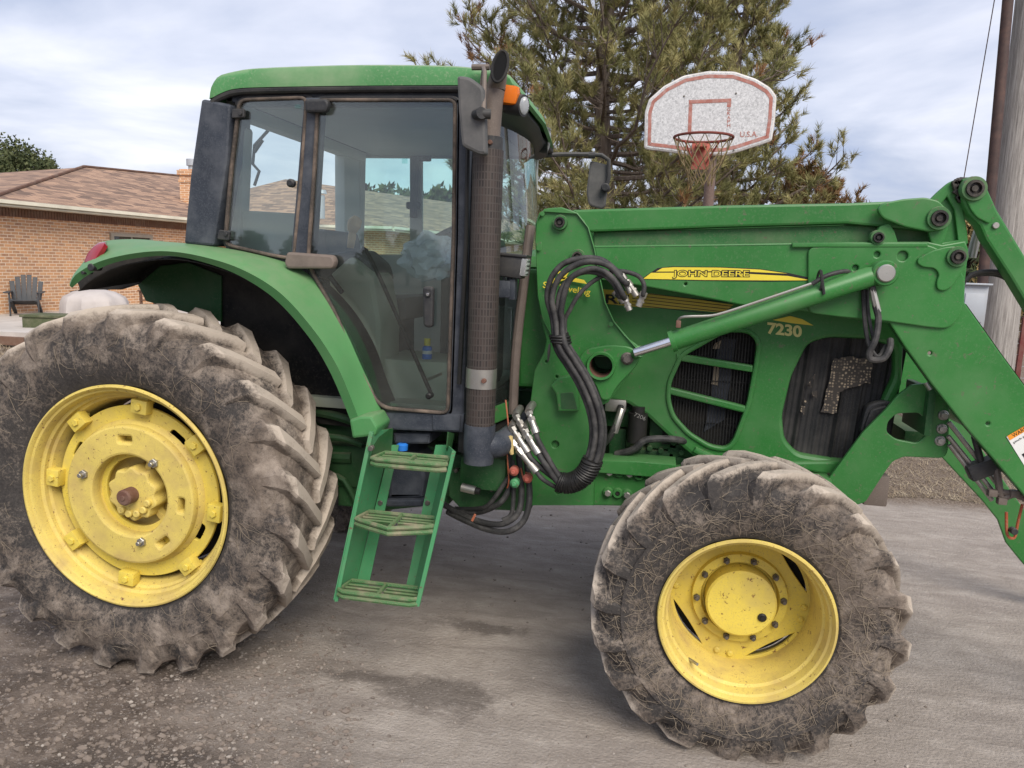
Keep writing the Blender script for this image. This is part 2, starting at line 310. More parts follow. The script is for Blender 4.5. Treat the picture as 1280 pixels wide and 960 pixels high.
def stone_mat():
    m, nt, b = newmat('pale_gravel_stone'); n = nz(nt, 18, 4, .6)
    nt.links.new(ramp(nt, n.outputs['Fac'], [(.35, (.13, .105, .09)), (.5, (.23, .195, .165)), (.68, (.38, .34, .30))]), b.inputs['Base Color']); b.inputs['Roughness'].default_value = .9; return m
M_['stone'] = stone_mat(); M_['clod'] = painted('dirt_clod', (.17, .138, .115), dust=(.27, .225, .19), amt=.6, rough=.95, scale=12)
# metal grid of the exhaust shield: alpha-free, dark slots
def shield_mat():
    m, nt, b = newmat('slotted_shield')
    tc = nt.nodes.new('ShaderNodeUVMap'); tc.uv_map = 'UVMap'
    br = nt.nodes.new('ShaderNodeTexBrick'); nt.links.new(tc.outputs[0], br.inputs['Vector'])
    br.inputs['Scale'].default_value = 1; br.inputs['Brick Width'].default_value = .0125; br.inputs['Row Height'].default_value = .03; br.inputs['Mortar Size'].default_value = .0028; br.offset = 0
    br.inputs['Color1'].default_value = (.012, .010, .010, 1); br.inputs['Color2'].default_value = (.05, .035, .03, 1); br.inputs['Mortar'].default_value = (.062, .052, .046, 1)
    n = nz(nt, 6, 6, .7); c = mix(nt, ramp(nt, n.outputs['Fac'], [(.38, 0.), (.75, .6)]), br.outputs['Color'], (.070, .052, .045))
    nt.links.new(c, b.inputs['Base Color']); b.inputs['Roughness'].default_value = .6; b.inputs['Metallic'].default_value = .2
    bump(nt, b, br.outputs['Fac'], .8, .004); return m
M_['slots'] = shield_mat()
def perf_mat():
    m, nt, b = newmat('perforated_radiator_screen')
    v = nz(nt, 80, kind='ShaderNodeTexVoronoi'); v.inputs['Randomness'].default_value = .45
    holes = ramp(nt, v.outputs['Distance'], [(.40, 1.), (.52, 0.)])
    g = nt.nodes.new('ShaderNodeNewGeometry'); s = nt.nodes.new('ShaderNodeSeparateXYZ'); nt.links.new(g.outputs['Position'], s.inputs[0])
    wv = math_(nt, 'SINE', math_(nt, 'MULTIPLY', math_(nt, 'ADD', s.outputs[0], math_(nt, 'MULTIPLY', s.outputs[2], -.12)), 80.))
    st = ramp(nt, math_(nt, 'ADD', math_(nt, 'MULTIPLY', wv, .5), .5), [(.0, .25), (.4, 1.)])
    c = mix(nt, math_(nt, 'MULTIPLY', holes, st), (.05, .042, .036), (.34, .27, .19))
    nt.links.new(c, b.inputs['Base Color']); b.inputs['Roughness'].default_value = .8; return m
M_['perfscreen'] = perf_mat()

# ------------------------------------------------------------ builders
WL = {}
def wl(o): return WL.get(o.name, Vector((0, 0, 0)))
def tag(o, label=None, cat=None, group=None, kind=None):
    if label: o['label'] = label
    if cat: o['category'] = cat
    if group: o['group'] = group
    if kind: o['kind'] = kind
    return o
def empty(name, loc, label, cat, group=None):
    o = bpy.data.objects.new(name, None); COL.objects.link(o); o.location = loc; WL[o.name] = Vector(loc); o.empty_display_size = .2
    return tag(o, label, cat, group)

def catmull(pts, n=6, closed=False):
    P = [Vector(p) for p in pts]; out = []
    m = len(P)
    for i in range(m if closed else m-1):
        if closed: a, b, c, d = P[(i-1) % m], P[i], P[(i+1) % m], P[(i+2) % m]
        else: a, b, c, d = P[max(i-1, 0)], P[i], P[i+1], P[min(i+2, m-1)]
        for k in range(n):
            t = k/n
            out.append(.5*((2*b)+(c-a)*t+(2*a-5*b+4*c-d)*t*t+(3*b-a-3*c+d)*t**3))
    if not closed: out.append(P[-1])
    return out
def fillet(pts, r, n=4):
    """round every corner of a closed outline"""
    out = []; m = len(pts)
    for i in range(m):
        p = Vector(pts[i]); a = Vector(pts[i-1]); b = Vector(pts[(i+1) % m])
        rr = r[i] if isinstance(r, (list, tuple)) else r
        d1 = (a-p); d2 = (b-p); k = min(rr, d1.length*.48, d2.length*.48)
        p1 = p+d1.normalized()*k; p2 = p+d2.normalized()*k
        for j in range(n+1):
            t = j/n; out.append(tuple((1-t)**2*p1+2*t*(1-t)*p+t*t*p2))
    return out
def offset(pts, d):
    m = len(pts); A = sum(pts[i][0]*pts[(i+1) % m][1]-pts[(i+1) % m][0]*pts[i][1] for i in range(m)); s = 1 if A > 0 else -1
    out = []
    for i in range(m):
        p = Vector(pts[i]); a = (p-Vector(pts[i-1])).normalized(); b = (Vector(pts[(i+1) % m])-p).normalized()
        n1 = Vector((a.y, -a.x))*s; n2 = Vector((b.y, -b.x))*s; n = (n1+n2)
        if n.length < 1e-6: n = n1
        n.normalize(); k = d/max(.35, n.dot(n1)); out.append(tuple(p+n*k))
    return out
def circ2(c, r, n=28, ph=0): return [(c[0]+r*math.cos(2*PI*i/n+ph), c[1]+r*math.sin(2*PI*i/n+ph)) for i in range(n)]

class MB:
    def __init__(s): s.v = []; s.f = []; s.m = []; s.uv = {}
    def add(s, V, F, mi=0):
        o = len(s.v); s.v += [tuple(p) for p in V]; s.f += [tuple(i+o for i in f) for f in F]; s.m += [mi]*len(F); return s
    def box(s, c, d, rot=None, bev=0, mi=0):
        bm = bmesh.new(); bmesh.ops.create_cube(bm, size=1)
        for v in bm.verts: v.co = Vector((v.co.x*d[0], v.co.y*d[1], v.co.z*d[2]))
        if bev: bmesh.ops.bevel(bm, geom=bm.edges[:], offset=bev, segments=2, affect='EDGES', profile=.6)
        if rot is not None: bmesh.ops.transform(bm, matrix=rot.to_4x4(), verts=bm.verts)
        for v in bm.verts: v.co += Vector(c)
        return s.bm(bm, mi)
    def bm(s, bm, mi=0):
        bm.verts.index_update(); s.add([v.co[:] for v in bm.verts], [[v.index for v in f.verts] for f in bm.faces], mi); bm.free(); return s
    def tube(s, pts, r, n=8, smooth=0, cap=True, mi=0, closed=False):
        P = catmull(pts, smooth, closed) if smooth else [Vector(p) for p in pts]
        m = len(P); rr = [r(i/(m-1)) if callable(r) else (r[i] if isinstance(r, list) and not smooth else (r if not isinstance(r, list) else np.interp(i/(m-1)*(len(r)-1), range(len(r)), r))) for i in range(m)]
        T = [((P[(i+1) % m] if closed else P[min(i+1, m-1)])-(P[i-1] if (closed or i) else P[0])).normalized() for i in range(m)]
        nrm = T[0].orthogonal().normalized(); V = []; F = []
        for i in range(m):
            nrm = (nrm-T[i]*nrm.dot(T[i])); nrm = nrm.normalized() if nrm.length > 1e-6 else T[i].orthogonal().normalized()
            bb = T[i].cross(nrm)
            for k in range(n):
                a = 2*PI*k/n; V.append(P[i]+(nrm*math.cos(a)+bb*math.sin(a))*rr[i])
        for i in range(m if closed else m-1):
            j = (i+1) % m
            for k in range(n): F.append((i*n+k, i*n+(k+1) % n, j*n+(k+1) % n, j*n+k))
        if cap and not closed: F.append(tuple(range(n-1, -1, -1))); F.append(tuple((m-1)*n+k for k in range(n)))
        return s.add(V, F, mi)
    def cyl(s, a, b, r, n=20, mi=0, r2=None): return s.tube([a, b], [r, r if r2 is None else r2], n, mi=mi)
    def disc(s, c, Y0, Y1, r, n=24, bev=.15, mi=0):
        """short cylinder along Y at (x, z), chamfered at the near end Y0"""
        b = min(r*bev, abs(Y1-Y0)*.5); sg = 1 if Y1 > Y0 else -1
        P = [(r-b, Y0), (r, Y0+sg*b), (r, Y1)]
        return s.lathe([(0.0001, Y0)]+P+[(0.0001, Y1)], c, n, mi)
    def lathe(s, prof, c, n=48, mi=0, closed=False):
        """profile of (r, Y) about the Y axis through (x, z)"""
        V = []; F = []; m = len(prof)
        for k in range(n):
            a = 2*PI*k/n; ca, sa = math.cos(a), math.sin(a)
            for r, y in prof: V.append((c[0]+r*sa, y, c[1]+r*ca))
        for k in range(n):
            j = (k+1) % n
            for i in range(m if closed else m-1): i2 = (i+1) % m; F.append((k*m+i, j*m+i, j*m+i2, k*m+i2))
        return s.add(V, F, mi)
    def plate(s, out, Y0, Y1, holes=(), bev=.003, mi=0):
        """flat plate in XZ between Y0 and Y1 with holes"""
        cu = bpy.data.curves.new('tmp', 'CURVE'); cu.dimensions = '2D'; cu.fill_mode = 'BOTH'
        for pts in [out]+list(holes):
            sp = cu.splines.new('POLY'); sp.points.add(len(pts)-1)
            for p, (x, z) in zip(sp.points, pts): p.co = (x, z, 0, 1)
            sp.use_cyclic_u = True
        t = abs(Y1-Y0); b = min(bev, t*.45); cu.extrude = max(t/2-b, 1e-5); cu.bevel_depth = b; cu.bevel_resolution = 1; cu.offset = -b
        o = bpy.data.objects.new('tmp', cu); COL.objects.link(o)
        me = bpy.data.meshes.new_from_object(o); yc = (Y0+Y1)/2
        s.add([(v.co.x, yc-v.co.z, v.co.y) for v in me.vertices], [tuple(p.vertices) for p in me.polygons], mi)
        bpy.data.objects.remove(o); bpy.data.curves.remove(cu); bpy.data.meshes.remove(me); return s
    def loft(s, rails, n=24, th=0, smooth=1, mi=0):
        G = []
        for rl in rails:
            P = catmull(rl, 8) if smooth else [Vector(p) for p in rl]
            d = [0]
            for i in range(1, len(P)): d.append(d[-1]+(P[i]-P[i-1]).length)
            G.append([Vector([np.interp(t*d[-1], d, [p[k] for p in P]) for k in range(3)]) for t in np.linspace(0, 1, n)])
        bm = bmesh.new(); vs = [[bm.verts.new(p) for p in row] for row in G]
        for i in range(len(G)-1):
            for j in range(n-1): bm.faces.new((vs[i][j], vs[i][j+1], vs[i+1][j+1], vs[i+1][j]))
        bmesh.ops.recalc_face_normals(bm, faces=bm.faces)
        if th: bmesh.ops.solidify(bm, geom=bm.faces[:], thickness=th)
        return s.bm(bm, mi)
    def build(s, name, mats, parent=None, angle=35, origin=None, label=None, smooth=True):
        me = bpy.data.meshes.new(name)
        V = np.array(s.v, float)
        c = Vector(origin) if origin is not None else Vector(((V.max(0)+V.min(0))/2))
        pl = wl(parent) if parent else Vector((0, 0, 0))
        V = V-np.array(c)
        me.from_pydata(V.tolist(), [], s.f)
        for mm in (mats if isinstance(mats, (list, tuple)) else [mats]): me.materials.append(M_[mm] if isinstance(mm, str) else mm)
        me.polygons.foreach_set('material_index', s.m)
        if smooth:
            me.polygons.foreach_set('use_smooth', [True]*len(s.f)); me.set_sharp_from_angle(angle=R(angle))
        me.update()
        o = bpy.data.objects.new(name, me); COL.objects.link(o)
        if parent: o.parent = parent
        o.location = c-pl; WL[o.name] = c
        if label: o['label'] = label
        return o
def uvproj(o, du, dv):
    me = o.data; l = me.uv_layers.new(name='UVMap'); off = WL[o.name]
    for lp in me.loops:
        p = me.vertices[lp.vertex_index].co+off; l.data[lp.index].uv = (p.dot(du), p.dot(dv))
def text_mb(body, P0, P1, Y, depth=.002, height=None, bold=0, shear=0, mb=None, mi=0, space=1.):
    """lettering on the plane Y between the pixels P0 (baseline start) and P1 (baseline end); height in px"""
    a = at(*P0, Y); b = at(*P1, Y); cu = bpy.data.curves.new('tmp', 'FONT'); cu.body = body; cu.size = 1; cu.extrude = .5; cu.offset = bold; cu.shear = shear; cu.space_character = space
    o = bpy.data.objects.new('tmp', cu); COL.objects.link(o); me = bpy.data.meshes.new_from_object(o)
    V = np.array([v.co[:] for v in me.vertices]); x0, x1 = V[:, 0].min(), V[:, 0].max(); z0, z1 = V[:, 1].min(), V[:, 1].max()
    d = Vector((b.x-a.x, b.z-a.z)); L_ = d.length; d.normalize(); up = Vector((-d.y, d.x))
    hh = height*(a.y-CAM.y)/FPX*1.03 if height else L_/(x1-x0)*(z1-z0)
    mb = mb or MB(); W = []
    for v in V:
        u = (v[0]-x0)/(x1-x0)*L_; t = (v[1]-z0)/(z1-z0)*hh
        W.append((a.x+d.x*u+up.x*t, Y-(v[2]+.5)*depth, a.z+d.y*u+up.y*t))
    mb.add(W, [tuple(p.vertices) for p in me.polygons], mi)
    bpy.data.objects.remove(o); bpy.data.curves.remove(cu); bpy.data.meshes.remove(me); return mb
def px(pts): return [at(*p) for p in pts]          # (x, y, Y) -> points
def copy_tree(o, parent=None):
    c = o.copy(); COL.objects.link(c); c.parent = parent
    for ch in [k for k in bpy.data.objects if k.parent == o]: copy_tree(ch, c)
    return c

# ============================================================ SETTING
def make_ground():
    def axis(lo, hi, a, b, step, n):
        mid = list(np.arange(a, b+1e-6, step)); g = np.linspace(0, 1, n+1)[1:]**3
        return [a-(a-lo)*t for t in g[::-1]]+mid+[b+(hi-b)*t for t in g]
    X = axis(-400, 400, -2.2, 5.5, .035, 26); Yv = axis(-300, 600, -3., 3.2, .035, 26)
    V = []; F = []
    for y in Yv:
        for x in X:
            h = 0
            if -3 < x < 6.5 and -3.5 < y < 6:
                k = min(1, max(0, (1.1-(x+.5*y))/1.6))       # rough dirt to the left
                h = noise.fractal(Vector((x*2.2, y*2.2, 0)), .9, 2.1, 6)*(.004+.022*k)+noise.fractal(Vector((x*9, y*11, 5)), .8, 2.2, 4)*(.002+.012*k)
                h += -.012*k*max(0, math.sin((y+1.4+.1*math.sin(x*3))*9))
                h = h-.012*k
            V.append((x, y, h))
    n = len(X)
    for j in range(len(Yv)-1):
        for i in range(n-1): a = j*n+i; F.append((a, a+1, a+n+1, a+n))
    mb = MB(); mb.add(V, F); o = mb.build('ground', 'ground', origin=(0, 0, 0), angle=180); tag(o, kind='structure')
make_ground()
# patio in front of the house
pa, pb = on(-60, 411, .28), on(330, 418, .28)
mb = MB(); xs = [(-26, 7.2), (-9.6, 8.4), (-4.2, 19), (-4.2, 40), (-26, 40)]
cu = MB()
top = [(x, y, .28) for x, y in xs]; bot = [(x, y, -.05) for x, y in xs]; m = len(xs)
cu.add(top+bot, [tuple(range(m))]+[(i, i+m, (i+1) % m+m, (i+1) % m) for i in range(m)])
po = cu.build('patio', 'patio', smooth=False); tag(po, kind='structure')
# red-brown edging of the patio
mb = MB(); a, b_ = Vector((-26, 7.15, .12)), Vector((-9.55, 8.35, .12)); mb.tube([a, b_], .11, 4); o = mb.build('patio_edging', 'wood', smooth=False); tag(o, 'long brown edging board along the near side of the pale patio', 'edging')

# ---------------------------------------------------------------- house
house = empty('brick_house', (-12.5, 17, .28), 'single storey orange brick house with brown shingled hip roof behind the tractor', 'house')
EZ = 2.98; GZ = .28
def uvslope(o):
    me = o.data; l = me.uv_layers.new(name='UVMap'); off = WL[o.name]
    for pl_ in me.polygons:
        n = pl_.normal; du = Vector((-n.y, n.x, 0)); du = du.normalized() if du.length > 1e-4 else Vector((1, 0, 0)); dv = n.cross(du)
        for li in pl_.loop_indices: p = me.vertices[me.loops[li].vertex_index].co+off; l.data[li].uv = (p.dot(du), p.dot(dv))
def wall_seg(a, b, z0, z1, name='wall', mat='brick'):
    a = Vector((*a, 0)); b = Vector((*b, 0)); d = (b-a).normalized(); n = Vector((-d.y, d.x, 0))*.2
    mb = MB(); V = [a, b, b+n, a+n]; V = [Vector((p.x, p.y, z0)) for p in V]+[Vector((p.x, p.y, z1)) for p in V]
    mb.add(V, [(0, 1, 5, 4), (1, 2, 6, 5), (2, 3, 7, 6), (3, 0, 4, 7), (4, 5, 6, 7)]); o = mb.build(name, mat, house, smooth=False); uvproj(o, d, Vector((0, 0, 1))); return o
e0 = on(0, 258, 2.86); e1 = on(235, 279, 2.86)
dA = Vector((e1.x-e0.x, e1.y-e0.y)).normalized(); nA = Vector((-dA.y, dA.x))      # nA points inward (-X)
A0 = Vector((e0.x, e0.y))-dA*3.2; A1 = Vector((e1.x, e1.y))+dA*2.2
wall_seg(A0, A1, GZ, 2.86)
wall_seg(A0+nA*9, A0, GZ, 2.86)
B0 = Vector((-6.9, A1.y+.1)); dB = Vector((.88, 4.55)).normalized(); nB = Vector((-dB.y, dB.x)); B1 = B0+dB*14
wall_seg((A1.x-.1, B0.y), B0, GZ, 2.86); wall_seg(B0, B1, GZ, 2.86)
def soldier(a, b):   # soldier course of upright bricks under the eave
    a = Vector((*a, 0)); b = Vector((*b, 0)); d = (b-a).normalized(); n = Vector((d.y, -d.x, 0)); m_ = MB(); L_ = (b-a).length; k = int(L_/.085)
    for i in range(k):
        c = a+d*(i+.5)*.085+n*.012; rot = Matrix(((d.x, -d.y, 0), (d.y, d.x, 0), (0, 0, 1)))
        m_.box((c.x, c.y, 2.74), (.07, .03, .2), rot)
    o = m_.build('soldier_course', 'wood', house, smooth=False)
soldier(A0, A1)
# roof A from its plane: height grows inward from the eave
ov = .45; ea0 = A0-nA*ov; ea1 = A1-nA*ov; pit = .34
def onroof(x, y, e, n, p, z0=EZ):
    d = ray(x, y)   # z0 + p*((P-e).n) = P.z
    k = Vector((n.x, n.y, 0))*p-Vector((0, 0, 1)); rhs = Vector((e.x, e.y, 0)).dot(Vector((n.x, n.y, 0)))*p-z0
    t = (rhs-CAM.dot(k))/d.dot(k); return CAM+d*t
r0 = onroof(105, 209, ea0, nA, pit); r1 = onroof(240, 222, ea0, nA, pit); hip = onroof(-18, 250, ea0, nA, pit)
c0 = Vector((ea0.x, ea0.y, EZ)); c1 = Vector((ea1.x, ea1.y, EZ)); rr = r1+(r1-r0)*.2
mb = MB(); back = Vector((nA.x, nA.y, 0))*9
V = [hip, c1, rr, r0, r0+back*.8+Vector((0, 0, -(r0.z-EZ))), rr+back*.8+Vector((0, 0, -(rr.z-EZ))), hip+back*1.4]
for p in (V[6],): p.z = EZ
V[6] = Vector((hip.x+back.x*1.2, hip.y+back.y, EZ))
mb.add(V, [(0, 1, 2, 3), (3, 2, 5, 4), (0, 3, 6), (3, 4, 6)])
roof = mb.build('roof', 'shingle', house, smooth=False); uvslope(roof)
mb = MB(); mb.tube([hip+Vector((0, 0, .02)), r0+Vector((0, 0, .03)), rr+Vector((0, 0, .03))], .045, 6); mb.build('roof_ridge', 'wood', roof)
def eave(a, b, nI, name='eave'):
    """white soffit, fascia and gutter under the roof edge"""
    d = (b-a).normalized(); rot = Matrix(((d.x, -d.y, 0), (d.y, d.x, 0), (0, 0, 1))); mid = (a+b)/2; L_ = (b-a).length
    m_ = MB(); c = mid+nI*.18; m_.box((c.x, c.y, 2.87), (L_, .5, .03), rot); c = mid-nI*.02; m_.box((c.x, c.y, 2.91), (L_, .04, .12), rot)
    c = mid-nI*.09; m_.box((c.x, c.y, 2.955), (L_, .1, .085), rot); return m_.build(name, 'trim', house, smooth=False)
eave(ea0, ea1, nA)
# roof B: hip facing the camera
fa = Vector((A1.x-1.0, B0.y-ov)); fb = Vector((B0.x+ov, B0.y-ov)); fc = fb+dB*15; wB = 5.2; apex = onroof(357, 226, fb, nB, .42)
apex = onroof(357, 224, fb, Vector((0, 1)), .40)
far = apex+Vector((dB.x*.6+.3, dB.y, 0))*14
mb = MB(); mb.add([(*fa, EZ), (*fb, EZ), (*fc, EZ), far, apex, (fa.x-4, fa.y+1, EZ), (fa.x-3, fa.y+18, EZ)], [(0, 1, 4), (1, 2, 3, 4), (5, 0, 4), (5, 4, 3, 6)])
rb = mb.build('roof', 'shingle', house, smooth=False); uvslope(rb)
eave(fb, fc, nB); eave(fa, fb, Vector((0, 1)))
# vent pipe and chimney
p = at(401, 250, 19.5); mb = MB(); mb.cyl((p.x, p.y, p.z-.6), (p.x, p.y, p.z+.15), .13, 14); mb.cyl((p.x, p.y, p.z+.2), (p.x, p.y, p.z+.32), .2, 14, r2=.16); mb.build('vent_pipe', 'galv', rb)
p = at(241, 222, 20.5); ch = MB(); ch.box((p.x, p.y, p.z-.5), (.62, .62, 1.5)); ch.box((p.x, p.y, p.z+.13), (.74, .74, .16)); ch.box((p.x, p.y, p.z-.15), (.68, .68, .1))
co = ch.build('chimney', 'brick', roof, smooth=False); uvproj(co, Vector((1, 1, 0)).normalized(), Vector((0, 0, 1)))
mb = MB(); mb.cyl((p.x, p.y, p.z+.2), (p.x, p.y, p.z+.4), .14, 14); mb.cyl((p.x, p.y, p.z+.4), (p.x, p.y, p.z+.62), .2, 14); mb.build('flue_cap', 'galv', co)
# window
a = e0.lerp(e1, .5)
def wallpt(x):                                   # point of wall A seen at pixel column x
    d = ray(x, 300); t = ((A0-Vector((CAM.x, CAM.y))).dot(nA))/(Vector((d.x, d.y)).dot(nA)); return Vector((CAM.x+d.x*t, CAM.y+d.y*t))
w0, w1 = wallpt(137), wallpt(189); d = (w1-w0).normalized(); rot = Matrix(((d.x, -d.y, 0), (d.y, d.x, 0), (0, 0, 1))); mid = (w0+w1)/2; L_ = (w1-w0).length
mb = MB(); 
for z, hgt in ((2.36, .1), (1.3, .1)): mb.box((mid.x-nA.x*.02, mid.y-nA.y*.02, z), (L_, .1, hgt), rot, .01)
for s_ in (-1, 1, 0):
    c = mid+d*(L_/2-.05)*s_-nA*(.02 if s_ else .0); mb.box((c.x, c.y, 1.83), (.1 if s_ else .06, .098 if s_ else .07, 1.02), rot)
wo_ = mb.build('window', 'winframe', house, smooth=False)
mb = MB(); c = mid-nA*.005; mb.box((c.x, c.y, 1.83), (L_-.15, .02, 1.0), rot); mb.build('pane', 'winglass', wo_, smooth=False)

# ---------------------------------------------------------------- patio furniture
def adirondack(x, y, rz, label):
    t = empty('adirondack_chair', (x, y, .28), label, 'garden chair', 'charcoal garden chairs on the patio'); t.rotation_euler = (0, 0, rz)
    o_ = Vector((x, y, .28))
    def B(name, f):
        m_ = MB(); f(m_); m_.v = [tuple(Vector(v)+o_) for v in m_.v]; return m_.build(name, 'chair', t)
    def back(m_):
        for i in range(6):
            u = (i-2.5); h = .66-.028*u*u; tilt = Matrix.Rotation(R(-20), 3, 'X')
            rot = tilt @ Matrix.Rotation(R(u*2.4), 3, 'Y'); m_.box((u*.112, .33+h*.13, .36+h*.45), (.104, .022, h), rot, .010)
    B('backrest', back)
    def seat(m_):
        for i in range(6): m_.box((0, -.28+i*.1, .37-i*.022), (.54, .092, .022), Matrix.Rotation(R(-12), 3, 'X'), .005)
    B('seat', seat)
    for s_ in (-1, 1):
        B('armrest', lambda m_: m_.box((s_*.34, -.02, .56), (.13, .72, .025), None, .01))
        B('leg', lambda m_: (m_.box((s_*.29, -.28, .27), (.03, .1, .56), None, .005)))
        B('leg', lambda m_: (m_.tube([(s_*.27, -.3, .38), (s_*.27, .5, .04)], .05, 4)))
    return t
cp = on(33, 394, .28); adirondack(cp.x, cp.y, R(38), 'charcoal slatted garden chair standing in the open on the patio at far left')
cp = on(98, 392, .28); adirondack(cp.x+.15, cp.y+.3, R(30), 'charcoal garden chair mostly hidden behind the pale covered fire pit')
cp = on(118, 400, .28)
mb = MB(); prof = [(.0001, .80), (.25, .785), (.45, .73), (.66, .60), (.72, .48), (.74, .3), (.76, .02)]
V = []; F = []; n = 48
for k in range(n):
    a = 2*PI*k/n
    for r, z in prof:
        rr_ = r*(1+.05*math.sin(a*9)*(r > .3)+.02*math.sin(a*23)); V.append((cp.x+.05+rr_*math.cos(a)*.98, cp.y+rr_*math.sin(a)*.9, .28+z*.9))
m = len(prof)
for k in range(n):
    for i in range(m-1): F.append((k*m+i, k*m+i+1, ((k+1) % n)*m+i+1, ((k+1) % n)*m+i))
mb.add(V, F); o = mb.build('covered_fire_pit', 'cloth'); tag(o, 'low round patio piece under a pale draped cloth cover', 'cover')
# wooden chair with slatted arm behind it
cp = on(172, 400, .28); t = empty('wooden_chair', (cp.x, cp.y+.8, .28), 'brown wooden slatted patio chair beside the pale cloth cover', 'garden chair')
cx, cy = cp.x, cp.y+.8
for s_ in (-1, 1):
    mb = MB(); mb.box((cx+s_*.3, cy-.25, .28+.33), (.05, .05, .66)); mb.build('leg', 'wood', t)
    mb = MB(); mb.tube([(cx+s_*.3, cy+.2, .28), (cx+s_*.3, cy+.36, 1.25)], .03, 4); mb.build('leg', 'wood', t)
    mb = MB(); mb.box((cx+s_*.3, cy, .95), (.07, .65, .03)); mb.build('armrest', 'wood', t)
mb = MB()
for i in range(5): mb.box((cx, cy-.24+i*.12, .72), (.58, .09, .025))
mb.build('seat', 'wood', t)
mb = MB()
for i in range(5): mb.box((cx, cy+.27+i*.018, .82+i*.1), (.58, .02, .07))
mb.build('backrest', 'wood', t)
# low mossy green box seen over the tyre
cp = on(62, 425, .0); mb = MB(); mb.box((cp.x+.1, cp.y, .24), (.9, .6, .52), Matrix.Rotation(.25, 3, 'Z'), .03); mb.box((cp.x+.1, cp.y, .52), (.96, .66, .05), Matrix.Rotation(.25, 3, 'Z'), .01)
o = mb.build('storage_box', painted('mossy_green', (.07, .085, .04), dust=(.22, .2, .14), amt=.6, rough=.9, scale=6)); tag(o, 'low faded green lidded box standing in front of the patio edge', 'box')

# ---------------------------------------------------------------- trees
def needles(mb_, c, axis, n=34, L0=.13, w=.0045, back=.16, mi=0, rnd=random):
    """tuft: needles leaving the last stretch of a twig"""
    a = axis.normalized(); o1 = a.orthogonal().normalized(); o2 = a.cross(o1); V = []; F = []
    for _ in range(n):
        t = rnd.random(); b = c-a*back*t; ph = rnd.random()*2*PI; sp = .35+.75*rnd.random()
        d = (a+(o1*math.cos(ph)+o2*math.sin(ph))*sp*(1.1 if t > .3 else .9)).normalized(); L_ = L0*(.7+.6*rnd.random())
        s = d.cross(Vector((rnd.random()-.5, rnd.random()-.5, rnd.random()-.5))).normalized()*w
        k = len(V); V += [b-s, b+s, b+d*L_]; F.append((k, k+1, k+2))
    mb_.add(V, F, mi)
def pine(name, base, height, radius, label, group, zlo=1.5, nb=75, lean=(0, 0), dens=1., mats=('needles', 'needles_brown'), seed=3, needle=.13, nn=34, wd=.0045):
    rnd = random.Random(seed); t = empty(name, base, label, 'tree', group); B = Vector(base)
    mb_ = MB(); pts = [B+Vector((lean[0]*s*s+.12*math.sin(s*9), lean[1]*s*s, height*s)) for s in np.linspace(0, 1, 9)]
    mb_.tube(pts, lambda s: .19*(1-s)**.85+.015, 10, smooth=4); mb_.build('trunk', 'bark', t)
    br = MB(); cr = MB()
    def tr(z):
        s = min(.999, z/height)*8; i = int(s); return pts[i].lerp(pts[i+1], s-i)
    for i in range(nb):
        s = (i+rnd.random())/nb; z = zlo+(height-zlo-.1)*s; ph = i*2.39996+rnd.random()*.5
        prof = (1-s**1.7)*.85+.12 if s > .25 else .75+s
        L_ = radius*min(1, prof)*(.65+.45*rnd.random()); up = .05+.35*s+rnd.random()*.22
        d = Vector((math.cos(ph), math.sin(ph), up)); p0 = tr(z); P = [p0]
        for k in range(1, 6):
            u = k/5; P.append(p0+Vector((d.x*L_*u, d.y*L_*u, up*L_*u-.12*L_*math.sin(u*PI)+.16*L_*u*u))+Vector((rnd.uniform(-1, 1), rnd.uniform(-1, 1), rnd.uniform(-1, 1)))*.06*L_*u)
        br.tube(P, lambda s_: .045*(1-s_)*(L_/radius)**.8+.008, 5, smooth=2)
        cp_ = catmull(P, 6); m_ = len(cp_); dead = rnd.random() < .03
        for k in range(int((9 + 16*L_/3)*dens)):
            u = .25+.75*rnd.random()**.8; q0 = cp_[min(m_-1, int(u*(m_-1)))]; ax = (cp_[min(m_-1, int(u*(m_-1))+1)]-cp_[max(0, int(u*(m_-1))-2)]).normalized()
            sd_ = Vector((rnd.uniform(-1, 1), rnd.uniform(-1, 1), rnd.uniform(-.25, .6))).normalized(); dd = (ax*.7+sd_).normalized(); l2 = rnd.uniform(.25, .75)*(1.15-u*.5)*min(1.2, L_/2.2)
            q1 = q0+dd*l2*.55+Vector((0, 0, -.02)); q2 = q0+dd*l2+Vector((0, 0, .10*l2+.04))
            br.tube([q0, q1, q2], [.009, .0065, .004], 3)
            mi = 1 if (dead and rnd.random() < .8) or rnd.random() < .02 else 0
            for e_ in range(3):
                if e_ == 0: c_, a_ = q2, (q2-q1)
                else:
                    b_ = q0.lerp(q2, rnd.uniform(.4, .95)); a_ = (dd+Vector((rnd.uniform(-1, 1), rnd.uniform(-1, 1), rnd.uniform(-.3, .9)))).normalized(); c_ = b_+a_*rnd.uniform(.1, .24); br.tube([b_, c_], [.005, .003], 3)
                needles(cr, c_, a_+Vector((0, 0, .35)), nn, needle, wd, .14, mi, rnd)
    br.build('branches', 'bark', t, smooth=False); cr.build('crown', list(mats), t, smooth=False)
    return t
pb_ = at(752, 300, 9)
pine('pine_tree', (pb_.x, 9, 0), 9.6, 3.05, 'large olive green pine between the cab roof and the basketball hoop', None, zlo=1.7, nb=150, seed=23, nn=40, dens=1.1, needle=.12, wd=.0048)
p = at(1000, 245, 13); pine('cedar_tree', (p.x, 13, 0), 3.9, 2.1, 'small rusty brown cedar at the right foot of the big pine', None, zlo=.8, nb=50, mats=('cedar', 'needles_brown'), seed=5, needle=.12, nn=22, dens=1.2, wd=.010)
